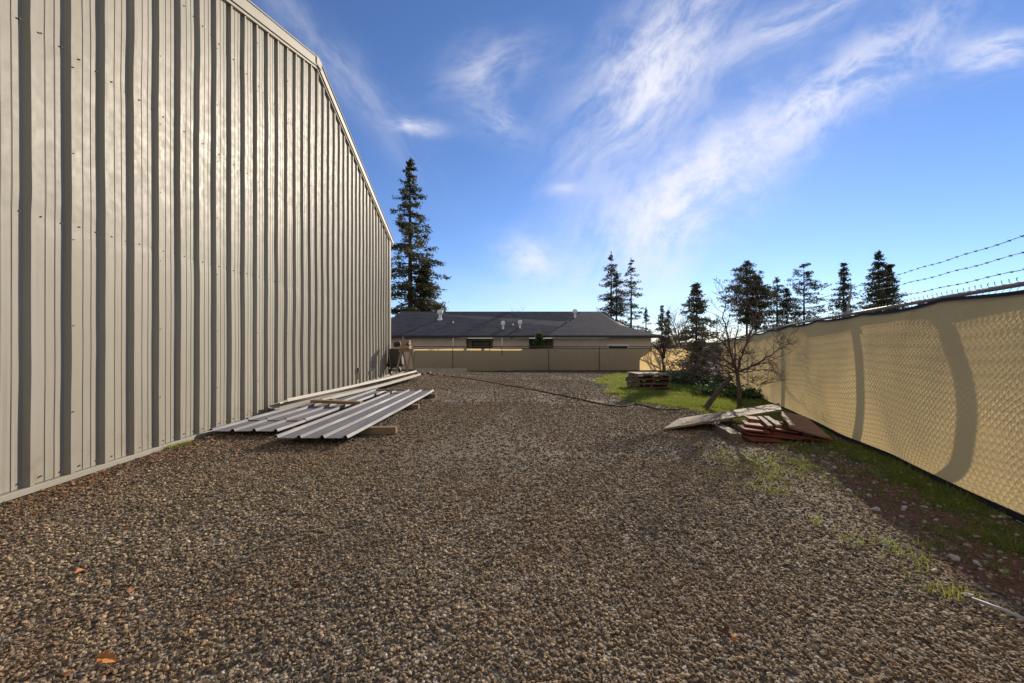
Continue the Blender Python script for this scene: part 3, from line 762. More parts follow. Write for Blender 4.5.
# ------------------------------------------------------------------ sawhorse and clutter by the building corner
def build_saw_corner():
    base = at(406, 377.5); Y = base.y
    s = Y/FPX
    def R(px, py, dy=0): return ray(px, py, Y+dy)
    t = empty('sawhorse', base, 'pale wooden sawhorse standing just past the far building corner', 'sawhorse')
    zg = base.z
    x0, x1 = R(400.5, 0).x, R(412.5, 0).x
    zt = R(0, 350.5).z
    b = MB(); b.box(((x0+x1)/2, Y, zt), (x1-x0+.1, .1, .10)); b.build('beam', M['pale_lumber'], t, origin=(x0, Y, zt), bevel=.005)
    for sx, fx in ((x0+.05, -.16), (x1-.05, .08)):
        for sy in (-1, 1):
            b = MB(); b.tube([(sx, Y+sy*.05, zt), (sx+fx*sy*(-1 if fx < 0 else 1), Y+sy*.30, zg-.02)], .032, 4); b.build('leg', M['pale_lumber'], t, origin=(sx, Y, zt))
    b = MB(); b.box(((x0+x1)/2+.08, Y-.26, zg+.16), (x1-x0+.05, .03, .08)); b.build('stretcher', M['pale_lumber'], t, origin=(x0, Y, zg))
    # bench saw head on top
    p = Vector(((x0+x1)/2-.05, Y, zt+.055))
    t2 = empty('bench_saw', p, 'tan bench saw with dark motor sitting on the sawhorse', 'saw')
    b = MB(); b.box(p+Vector((.0, 0, .05)), (.36, .3, .10)); b.build('table', M['pale_lumber'], t2, origin=p, bevel=.01)
    b = MB(); b.box(p+Vector((.03, 0, .20)), (.30, .2, .18)); b.build('housing', M['pale_lumber'], t2, origin=p, bevel=.03)
    b = MB(); b.tube([p+Vector((-.16, -.02, .17)), p+Vector((-.36, -.02, .14))], [.1, .085], 14); b.build('motor', M['black_plastic'], t2, origin=p)
    b = MB(); b.tube([p+Vector((.13, -.12, .16)), p+Vector((.13, -.16, .16))], [.055, .05], 12); b.build('knob', M['black_plastic'], t2, origin=p)
    b = MB(); b.tube([p+Vector((-.06, 0, .28)), p+Vector((-.08, 0, .42))], .012, 6); b.build('handle', M['pale_lumber'], t2, origin=p)
    # dark barrow like clutter : an upturned wheelbarrow leaning at the corner
    q = at(395, 378); q.y += .5; q.x = ray(394.5, 0, q.y).x
    w = empty('wheelbarrow', q, 'dark wheelbarrow tipped up against the building corner behind the sawhorse', 'wheelbarrow')
    b = MB()
    b.prism([q+Vector((-.3, .0, .35)), q+Vector((.28, -.05, .4)), q+Vector((.2, .15, .98)), q+Vector((-.25, .2, 1.0))], .22)
    b.build('tray', M['black_plastic'], w, origin=q, bevel=.06)
    b = MB(); ring = [q+Vector((.05+.17*math.cos(a), -.12, .2+.17*math.sin(a))) for a in np.linspace(0, 2*PI, 19)]
    b.tube(ring, .045, 8, cap=False); b.build('wheel', M['black_plastic'], w, origin=q, smooth=True)
    for dx in (-.22, .22):
        b = MB(); b.tube([q+Vector((dx*.3, -.1, .2)), q+Vector((dx, .1, .7)), q+Vector((dx*1.15, .22, 1.12))], .018, 8); b.build('handle', M['grey_plywood'], w, origin=q)
    # short white scrap on the ground and the stones beside it
    pts = [(417, 374.5), (423, 375), (428, 374), (433, 375.5), (438, 374.8), (445, 376), (413, 377.5)]
    labs = ['pale broken block nearest to the sawhorse foot', 'small pale block in the row beyond the trims, second from the left', 'flat brown rubble piece in the middle of the row beyond the trims', 'grey rubble piece right of the middle in the row beyond the trims', 'small brown rubble piece near the right end of the row', 'rightmost rubble piece, at the start of the dark hose', 'pale rubble piece right at the end of the white trims']
    for i, ((px, py), lb) in enumerate(zip(pts, labs)):
        p = at(px, py); bm = bmesh.new(); bmesh.ops.create_icosphere(bm, subdivisions=2, radius=.5)
        for vtx in bm.verts:
            vtx.co += mnoise.noise_vector(vtx.co*1.8+Vector((i*3.1, 0, 0)))*.25
        me = bpy.data.meshes.new('rubble'); bm.to_mesh(me); bm.free(); me.materials.append(M['pallet_wood'] if i % 2 else M['grey_plywood'])
        o = bpy.data.objects.new('rubble', me); COL.objects.link(o); k = .16+.08*((i*37) % 5)/5
        o.scale = (k*1.3, k, k*.6); o.location = p+Vector((0, 0, k*.15)); o.rotation_euler = (0, 0, i*1.3)
        tag(o, lb, 'rubble', 'broken blocks beyond the trims')
    a = ray(416, 372.0, 27.6); c = ray(467, 372.0, 27.6); a.z = gz(a.x, 27.6)+.12; c.z = gz(c.x, 27.6)+.12
    b = MB(); b.box((a+c)/2, ((c-a).length, .12, .2)); tag(b.build('pale_beam', M['white_trim'], origin=a, bevel=.01), 'long pale beam lying at the foot of the far screened fence', 'beam')

# ------------------------------------------------------------------ fences
def fence_top(x, y): return float(g0(x, y)) + 1.865

def screen_mesh(name, pt, L, mats, parent, top_fn, seed, step=.055, rows=34, billow=1.0, side=None, hem=True, shape=None):
    """fabric hung on the yard side: pt(s) gives the line point, side the unit vector into the yard"""
    n = int(L/step)+1; S = np.linspace(0, L, n)
    b = MB(); V = []; UV = []
    base = [pt(s) for s in S]
    gb = [float(g0(p.x, p.y)) for p in base]
    for j in range(rows):
        v = j/(rows-1)
        for i, s in enumerate(S):
            zb = gb[i]+.035+.04*float(vnoise(s*.9, 3.1, seed)); zt = top_fn(s)
            z = zb+(zt-zb)*v
            bl = (.045+.20*float(fbm(s*.33, v*.5, seed+1, 2)))*math.sin(PI*min(1, v*.97+.03))**.75*billow
            bl += (.016*float(vnoise(s*1.3, v*7, seed+2))-.008)*(1+1.5*max(0, v-.6)) * billow
            bl += (.075*float(vnoise(s*.85+v*.5, v*.6, seed+3))+.03*float(vnoise(s*2.3-v*1.6, v*1.1, seed+4))-.03)*math.sin(PI*min(1, v*.95+.05))**.6*billow
            bl += .05*float(vnoise(s*.8+9, v*1.2, seed+5))*max(0, 1-v*2.2)*billow
            p = base[i] + side*(.022+bl+.16*max(0, float(vnoise(s*.42, 7.7, seed+8))-.42)*max(0, 1-v*1.3)); V.append((p.x, p.y, z)); UV.append((s, z))
    F = [(j*n+i, j*n+i+1, (j+1)*n+i+1, (j+1)*n+i) for j in range(rows-1) for i in range(n-1)]
    b.add(V, F); b.uv = UV
    o = b.build(name, mats, parent, origin=parent.location, smooth=True)
    if hem:
        for nm, j in (('bottom_hem', 0), ('top_hem', rows-1)):
            h = MB(); hv = []
            for i in range(n):
                q = Vector(V[j*n+i]); w = .05 if j == 0 else .042
                lo, hi = (-.05, .012) if j == 0 else (-.03, .02)
                hv += [q+side*.006+Vector((0, 0, lo)), q+side*.009+Vector((0, 0, hi)), q-side*.006+Vector((0, 0, hi)), q-side*.006+Vector((0, 0, lo))]
            h.add(hv, [(i*4+k, i*4+(k+1) % 4, i*4+4+(k+1) % 4, i*4+4+k) for i in range(n-1) for k in range(4)])
            ho = h.build(nm, M['hem'], None, origin=parent.location); ho.parent = o; ho.location = (0, 0, 0)
    return o

def build_right_fence():
    d = Vector((FEN_S, 1, 0)).normalized(); side = Vector((-d.y, d.x, 0))       # side points into the yard
    Ys, Ye = -.6, 28.9; k = math.sqrt(1+FEN_S**2); L = (Ye-Ys)*k
    def pt(s): y = Ys+s/k; return Vector((fence_x(y), y, 0))
    def sy(y): return (y-Ys)*k
    root = empty('chain_link_fence', pt(sy(6)), 'chain link fence with backlit tan privacy screen and three barbed wires on the right', 'fence')
    root.location.z = float(g0(root.location.x, root.location.y))
    T = lambda s: fence_top(pt(s).x, pt(s).y)
    R0 = root.location
    # screen: sags between ties
    ties = np.arange(0, L+.01, 1.62)
    def top_near(s):
        i = min(int(s/1.62), len(ties)-2); f = (s-ties[i])/1.62
        return T(s) - .06 - (.03+.02*float(vnoise(i*1.7, 1, 3)))*math.sin(PI*f)**1.0 + .02*float(vnoise(s*1.1, 2, 9))
    o = screen_mesh('privacy_screen', pt, sy(16.6), M['tan_screen'], root, top_near, 5, side=side)
    s0 = sy(16.75)
    screen_mesh('privacy_screen', lambda s: pt(s+s0), L-s0-.3, M['grey_screen'], root, lambda s: T(s+s0)-.10, 15, step=.15, rows=16, billow=.8, side=side)['label'] = 'pale grey far length of privacy screen'
    back = -side*.045
    posts = [0.9, 2.35, 4.42, 6.12, 9.3, 12.55, 15.8, 19.1, 22.4, 25.7, 28.8]
    for y in posts:
        p = pt(sy(y))+back; z0 = float(g0(p.x, p.y))
        b = MB(); b.tube([p+Vector((0, 0, z0-.2)), p+Vector((0, 0, z0+1.875))], .03, 12)
        po = b.build('post', M['galv'], root, origin=(p.x, p.y, z0), smooth=True)
        # extension arm carrying the barbed wires, leaning away from the yard
        if 1 < y < 5: continue
        a = MB(); q = p+Vector((0, 0, z0+1.875))
        a.box(q+Vector((0, 0, .0)), (.075, .075, .05)); a.tube([q, q-side*.03+Vector((0, 0, .20)), q-side*.055+Vector((0, 0, .42))], [.016, .014, .010], 6)
        ao = a.build('wire_arm', M['galv'], po, origin=None); ao.location = -Vector((p.x, p.y, z0))
    p = pt(sy(6.25))+back*1.6; z0 = float(g0(p.x, p.y)); b = MB(); b.tube([p+Vector((0, 0, z0-.1)), p+Vector((.01, .02, z0+1.12))], .022, 8)
    b.build('stake', M['galv'], root, origin=(p.x, p.y, z0), smooth=True)
    b = MB(); ss = np.linspace(0, L, 60)
    b.tube([pt(s)+back*.55+Vector((0, 0, T(s)-.012)) for s in ss], .021, 10); b.build('top_rail', M['galv'], root, origin=R0, smooth=True)
    for i, (o_, h) in enumerate(((.03, .126), (.06, .27), (.09, .415))):
        b = MB(); pts = []
        N = 420
        for j in range(N+1):
            s = L*j/N; f = (s % 3.4)/3.4
            pts.append(pt(s)-side*(.045+o_)+Vector((0, 0, T(s)+h-.02*math.sin(PI*f)+.004*math.sin(s*9+i))))
        b.tube(pts, .0026, 5)
        b.tube([p+Vector((0, .003*math.sin(j*2.1), .004*math.cos(j*2.1))) for j, p in enumerate(pts)], .0018, 4)
        s = .06*i
        while s < sy(17):
            j = s/L*N; j0 = int(j); p = pts[j0].lerp(pts[min(j0+1, N)], j-j0)
            for sg in (-1, 1):
                c = p+d*.006*sg
                a1 = (side*.7+Vector((0, 0, sg*.7))+d*.3*sg).normalized()*.016
                b.tube([c-a1, c+a1], [.0012, .0016], 4, cap=False)
            b.tube([p-d*.010, p+d*.010], .0058, 6)
            s += .127
        b.build('barbed_wire', M['barb'], root, origin=R0)
    # woven mesh behind the screen, knuckles standing above the rail
    pw = .074
    V = []; F = []
    cols = int(sy(20)/pw)
    r = .0019
    def seg(p, q, r=r):
        t = (q-p).normalized(); a = t.cross(side).normalized(); o = len(V)
        for c in (p, q):
            V.extend([tuple(c+a*r), tuple(c-a*r*.5+side*r*.87), tuple(c-a*r*.5-side*r*.87)])
        F.extend([(o, o+1, o+4, o+3), (o+1, o+2, o+5, o+4), (o+2, o, o+3, o+5)])
    for c in range(cols):
        s = c*pw
        zt = T(s)+.016; z0 = float(g0(pt(s).x, pt(s).y))+.04
        m = int((zt-z0)/(pw/2)); far = pt(s).y > 10
        # zig-zag wire
        prev = None
        lo = m-5 if far else 0
        for j in range(lo, m+1):
            zz = zt-(m-j)*pw/2
            off = pw*.5*(1 if (j+c*0) % 2 else -1)*.98/1
            p = pt(s+off*.5)+Vector((0, 0, zz))+side*(.003 if j % 2 else -.003)
            if prev is not None: seg(prev, p)
            prev = p
        # twisted end above the last crossing
        seg(prev, prev+Vector((0, 0, .022))+d*random.uniform(-.005, .005), .0034)
        if c % 1 == 0: seg(prev+Vector((0, 0, .012)), prev+Vector((0, 0, .026))+d*.008*random.choice((-1, 1)), .0022)
    fast_mesh('chain_link', np.array(V), np.array(F), M['wire'], root, tuple(R0))

def build_far_fence():
    yF = 29.0
    x0, x1 = ray(414, 0, yF).x, fence_x(yF)-.05
    root = empty('chain_link_fence', (x0, yF, float(g0(x0, yF))), 'low looking tan screened chain link fence across the far end of the yard', 'fence')
    def pt(s): return Vector((x0+s, yF, 0))
    L = x1-x0; side = Vector((0, -1, 0))
    T = lambda s: ray(0, 346.6, yF).z
    G = lambda s: float(g0(x0+s, yF))
    screen_mesh('privacy_screen', pt, L, M['tan_screen'], root, lambda s: T(s)-.10-.05*float(vnoise(s*.7, 1, 2)), 33, step=.12, rows=14, billow=.5, side=side)
    s = 0.0
    xs = [x0+.03] + [ray(px, 0, yF).x for px in (453, 502, 548.5, 599, 650.5)] + [x1-.1]
    for x in xs:
        b = MB(); z0 = G(x-x0); b.tube([(x, yF-.10, z0-.2), (x, yF-.10, T(0)+.03)], .022, 10); b.build('post', M['bark'], root, origin=(x, yF, z0), smooth=True)
    b = MB(); b.tube([(x0, yF-.05, T(0)), (x1, yF-.05, T(0))], .03, 8); b.build('top_rail', M['post_wood'], root, origin=(x0, yF, T(0)))
    b = MB(); b.box(((x0+x1)/2, yF-.06, G(L/2)+.02), (L, .12, .22)); b.build('bottom_board', M['post_wood'], root, origin=(x0, yF, G(0)))

# ------------------------------------------------------------------ house beyond
def build_house():
    ZG = -1.05; YE = 31.6; ZE = ray(0, 335.5, YE).z; YR = 37.6; ZR = ray(0, 311.5, YR).z
    xl, xr = ray(372, 0, YE).x, ray(657, 0, YE).x
    rl, rr = ray(401, 0, YR).x, ray(605, 0, YR).x
    YB = 2*YR-YE
    t = empty('house', ((xl+xr)/2, YR, ZG), 'long low taupe house with dark hipped shingle roof behind the far fence', 'house')
    O = t.location
    b = MB()
    fl, fr_, br_, bl = Vector((xl, YE, ZE)), Vector((xr, YE, ZE)), Vector((xr, YB, ZE)), Vector((xl, YB, ZE))
    r0, r1 = Vector((rl, YR, ZR)), Vector((rr, YR, ZR))
    # slightly flared hip like the photograph's right end
    m1 = Vector((ray(630, 0, YE).x, YE+2.6, ZE+.95)); m2 = Vector((m1.x, YB-2.6, ZE+.95))
    b.add([fl, fr_, br_, bl, r0, r1, m1, m2], [(0, 1, 6, 5, 4), (1, 2, 7, 6), (6, 7, 5), (2, 3, 4, 5, 7), (3, 0, 4), (3, 2, 1, 0)])
    b.build('roof', M['shingle'], t, origin=O)
    # front cross hip that sticks out over the right hand part
    xa, xb = ray(545, 0, YE).x, xr-.02
    b = MB(); ya = YE-.55
    xm = ray(582, 0, YR).x
    zf = ZE-.004; kk = (ZR-.015-zf)/(YR-.10-ya)
    b.add([(xa, ya, zf), (xb+.02, ya, zf), (xb+.02, YE+3.2, ZE+.03), (rr-.6, YR-.10, zf+kk*(YR-.10-ya)), (xm, YR-.10, zf+kk*(YR-.10-ya)), (xa-.02, YE+.3, zf), (xb-2.4, ya+2.6, zf+kk*2.6)],
          [(0, 1, 6, 3, 4), (1, 2, 6), (6, 2, 3), (0, 4, 5)])
    b.build('roof_wing', M['shingle'], t, origin=O)
    b = MB(); b.box(((xl+xa)/2, YE-.02, ZE-.10), (xa-xl, .05, .2)); b.box(((xa+xr)/2, ya-.02, ZE-.10), (xr-xa+.04, .05, .2)); b.box((xr+.03, (ya+YB)/2, ZE-.1), (.05, YB-ya, .2)); b.box((xa-.01, (ya+YE)/2, ZE-.1), (.05, YE-ya+.05, .196))
    b.build('fascia', M['fascia'], t, origin=O)
    # walls with two shaded recesses
    yw = YE+.45; b = MB()
    X = lambda px: ray(px, 0, yw).x
    def wallbox(xa_, xb_, y): b.box(((xa_+xb_)/2, (y+YB-.5)/2, (ZG+ZE-.2)/2), (xb_-xa_, YB-.5-y, ZE-.2-ZG))
    wallbox(xl+.45, X(466), yw); wallbox(X(466)+.002, X(493)-.002, yw+1.9); wallbox(X(493), X(529), yw); wallbox(X(529)+.002, X(553)-.002, yw+1.9); wallbox(X(553), ray(649, 0, yw).x, yw-.45)
    b.build('wall', M['stucco'], t, origin=O)
    for px0, px1 in ((468, 491), (530, 551)):
        y = yw+1.88; f = MB(); xa_, xb_ = X(px0), X(px1)
        f.box(((xa_+xb_)/2, y, ZG+1.25), (xb_-xa_-.3, .06, 2.1)); fo = f.build('window', M['fascia'], t, origin=((xa_+xb_)/2, y, ZG))
        p = MB(); p.box(((xa_+xb_)/2, y-.035, ZG+1.25), (xb_-xa_-.5, .02, 1.9)); pp = p.build('pane', M['shade_glass'], fo); pp.location = -Vector(((xa_+xb_)/2, y, ZG))
    # small white framed window above the fence at the right
    y = yw-.47; xw = ray(618, 0, y).x; f = MB(); f.box((xw, y, ray(0, 350, y).z), (1.7, .05, .9)); fo = f.build('window', M['white'], t, origin=(xw, y, 0))
    p = MB(); p.box((xw, y-.03, ray(0, 350.8, y).z), (1.5, .02, .8)); pp = p.build('pane', M['shade_glass'], fo); pp.location = -Vector((xw, y, 0))
    # roof vents
    for px, py, h, r in ((440, 318, .75, .24), (503, 329, .68, .17), (520, 328, .68, .17), (575, 317, .72, .20)):
        fr = (335.5-py)/(335.5-311.5); y = YE+(YR-YE)*fr*.9; p = ray(px, py, y)
        v = MB(); v.tube([p-Vector((0, 0, .4)), p+Vector((0, 0, h*.55))], r*.55, 10); v.tube([p+Vector((0, 0, h*.5)), p+Vector((0, 0, h*.62)), p+Vector((0, 0, h*.9)), p+Vector((0, 0, h))], [r, r*1.1, r*1.0, r*.3], 10); v.tube([p-Vector((0, 0, .35)), p-Vector((0, 0, .05))], [r*2.4, r*.7], 10)
        v.build('roof_vent', M['vent'], t, origin=p, smooth=False)
    for px, py in ((453, 322.5), (513, 325), (568, 322.5)):
        fr = (335.5-py)/(335.5-311.5); y = YE+(YR-YE)*fr*.9; p = ray(px, py, y); v = MB(); v.tube([p-Vector((0, 0, .4)), p+Vector((0, 0, .12))], .06, 8); v.build('vent_pipe', M['vent'], t, origin=p)
    # thin white stand pipes at the wall
    for px in (453, 502):
        p = ray(px, 348, 30.3); v = MB(); v.tube([(p.x, p.y, ZG), (p.x, p.y, ray(0, 338, 30.3).z)], .025, 8)
        o = v.build('marker_pole', M['white'], origin=(p.x, p.y, ZG))
        tag(o, 'thin white pole behind the far fence, the left of two' if px < 480 else 'thin white pole behind the far fence, the right of two', 'pole', 'white poles behind the far fence')

# ------------------------------------------------------------------ vegetation
def leaf_faces(C, size, rng, up=.3, aspect=.45):
    """triangular sprays around centres C (n,3)"""
    n = len(C); d = rng.normal(size=(n, 3)); d[:, 2] *= up; d /= np.linalg.norm(d, axis=1)[:, None]+1e-9
    e = rng.normal(size=(n, 3)); e -= d*np.sum(d*e, 1)[:, None]; e /= np.linalg.norm(e, axis=1)[:, None]+1e-9
    s = (size*(.6+.8*rng.random(n)))[:, None]
    V = np.empty((n, 4, 3)); V[:, 0] = C-d*s*.5; V[:, 1] = C+e*s*aspect*.5; V[:, 2] = C+d*s*.5; V[:, 3] = C-e*s*aspect*.5
    return V.reshape(-1, 3), np.arange(n*4).reshape(-1, 4)

def conifer(name, base, height, radius, label, seed, mat='needles_dark', style='cone', bare=.1, dens=1.0, leaf=.5, trunks=1, group=None, power=.9, gap=.25, trunk_r=None, irregular=.35, hk2=None):
    rng = np.random.default_rng(seed); rr = random.Random(seed)
    base = Vector(base); t = empty(name, base, label, 'tree', group)
    tb = MB(); C = []
    for k in range(trunks):
        off = Vector((0, 0, 0)) if k == 0 else Vector((rr.uniform(.5, .8)*radius*(.42 if hk2 else .62)*(1 if k % 2 else -1), rr.uniform(-.3, .3)*radius, 0))
        hk = height*(1 if k == 0 else (hk2 or rr.uniform(.78, .9))); rk = radius*(1 if trunks == 1 else (1.0 if k == 0 else .7))
        tr = trunk_r or height*.012
        pts = [base+off+Vector((rr.uniform(-.02, .02)*radius, 0, hk*f)) for f in (0, .25, .5, .75, 1)]
        tb.tube([p for p in pts], [tr*1.2, tr, tr*.75, tr*.45, tr*.06], 8)
        nl = max(10, int(26*dens))
        for lv in range(nl):
            f = bare+(1-bare)*(lv+rr.random()*.8)/nl
            if f >= .995: continue
            q = (f-bare)/(1-bare)
            if style == 'cone': prof = (1-q)**power
            elif style == 'column': prof = min(1, (1-q)*3.0)**.8*(.62+.38*(1-q))*min(1, .35+q*3)
            else: prof = min(1, (1-q)*2.0)**.7*min(1, .25+q*1.8)         # pine: widest in the middle
            nb = rr.choice((4, 5, 6))
            a0 = rr.random()*2*PI
            for bi in range(nb):
                if rr.random() < gap: continue
                a = a0+2*PI*bi/nb+rr.uniform(-.4, .4)
                ln = rk*prof*(1-irregular*rr.random()**1.5*1.3)*1.3
                if ln < .12*radius*.4: ln = .1*radius
                droop = rr.uniform(-.05, .45) if style != 'pine' else rr.uniform(-.25, .25)
                z0 = hk*min(.99, f+rr.uniform(-.6, .6)*(1-bare)/nl); st = base+off+Vector((0, 0, z0)); dr = Vector((math.cos(a), math.sin(a), 0))
                en = st+dr*ln+Vector((0, 0, -droop*ln*.55))
                md = st.lerp(en, .55)+Vector((0, 0, .06*ln))
                tb.tube([st, md, en], [tr*.22, tr*.14, tr*.04], 4, cap=False)
                # foliage hangs on the bough in separate tufts
                k_ = max(.3, min(1, ln/(.5*rk+1e-6)))
                nt = int(3+ln/leaf*1.25*dens)
                u = .12+.88*rng.random(nt)**.8
                P = np.outer(1-u, st)+np.outer(u, en)+rng.normal(size=(nt, 3))*np.array((.55, .55, .3))*leaf*k_
                per = 10
                T_ = np.repeat(P, per, 0)+rng.normal(size=(nt*per, 3))*np.array((.55, .55, .34))*leaf*(.55+.45*k_)
                C.append(T_)
        C.append(np.array(base+off+Vector((0, 0, hk)))+rng.normal(size=(14, 3))*np.array((.12, .12, .8))*leaf+np.array((0, 0, -.6*leaf)))
    C = np.concatenate(C)
    V, F = leaf_faces(C, np.full(len(C), leaf*.85), rng, .7, .36)
    tb.build('trunk', M['bark'], t, origin=base, smooth=True)
    fast_mesh('crown', V, F, M[mat], t, tuple(base))
    return t

def bare_tree(name, base, height, label, seed, spread=1.0, depth=5, r0=.06, lean=0.0, mat='grey_bark', limbs=None):
    rr = random.Random(seed); base = Vector(base); t = empty(name, base, label, 'tree')
    tk = MB(); tw = MB()
    def branch(p, d, ln, r, lv):
        pts = [p]; rs = [r]; n = 5
        for i in range(n):
            d = (d+Vector((rr.uniform(-1, 1), rr.uniform(-1, 1), rr.uniform(-.6, .9)))*.17).normalized()
            p = p+d*ln/n; pts.append(p); rs.append(max(.0022, r*(1-.62*(i+1)/n)))
        (tk if lv < 2 else tw).tube(pts, rs, 8 if lv < 2 else 4, cap=lv < 2)
        if lv >= depth: return
        for i in range(rr.choice((3, 4, 5)) if lv else 0):
            j = rr.randint(1, n); s = rr.uniform(.5, .8)
            side = Vector((rr.uniform(-1, 1), rr.uniform(-1, 1), rr.uniform(-.3, .9))).normalized()
            dd = (d*.55+side*spread*.8).normalized()
            branch(pts[j], dd, ln*s*.75, rs[j]*.7, lv+1)
    if limbs is None:
        branch(base-Vector((0, 0, .1)), Vector((lean, 0, 1)).normalized(), height*.45, r0, 0)
        top = base+Vector((lean*height*.45, 0, height*.42))
        for k in range(6):
            a = rr.random()*2*PI; branch(top-Vector((0, 0, rr.uniform(0, .25)*height*.5)), Vector((math.cos(a)*spread*.6, math.sin(a)*spread*.6, rr.uniform(.5, 1.1))).normalized(), height*.42, r0*.55, 1)
    else:
        trunk_top, lims = limbs
        tk.tube([base-Vector((0, 0, .15)), base.lerp(trunk_top, .5)+Vector((.02, 0, 0)), trunk_top], [r0*1.15, r0*.9, r0*.8], 10)
        for (pts, r) in lims:
            # smooth polyline with kinks, then side twigs
            full = []; rs = []
            N = len(pts)
            for i in range(N-1):
                for q in range(4):
                    f = q/4; full.append(pts[i].lerp(pts[i+1], f)+Vector((rr.uniform(-.02, .02), rr.uniform(-.02, .02), rr.uniform(-.02, .02)))*(1 if (i or q) else 0))
            full.append(pts[-1]); rs = [max(.004, r*(1-.85*i/(len(full)-1))) for i in range(len(full))]
            tk.tube(full, rs, 8)
            for i in range(2, len(full)):
                for q in range(rr.choice((1, 1, 2, 2))):
                    dirn = (full[i]-full[i-1]).normalized()
                    side = Vector((rr.uniform(-1, 1), rr.uniform(-1, 1), rr.uniform(-.5, 1.0))).normalized()
                    branch(full[i], (dirn*.5+side).normalized(), rr.uniform(.16, .5), max(.0045, rs[i]*.5), depth-2 if rr.random() < .6 else depth-1)
    tk.build('trunk', M[mat], t, origin=base, smooth=True)
    tw.build('twigs', M[mat], t, origin=base)
    return t

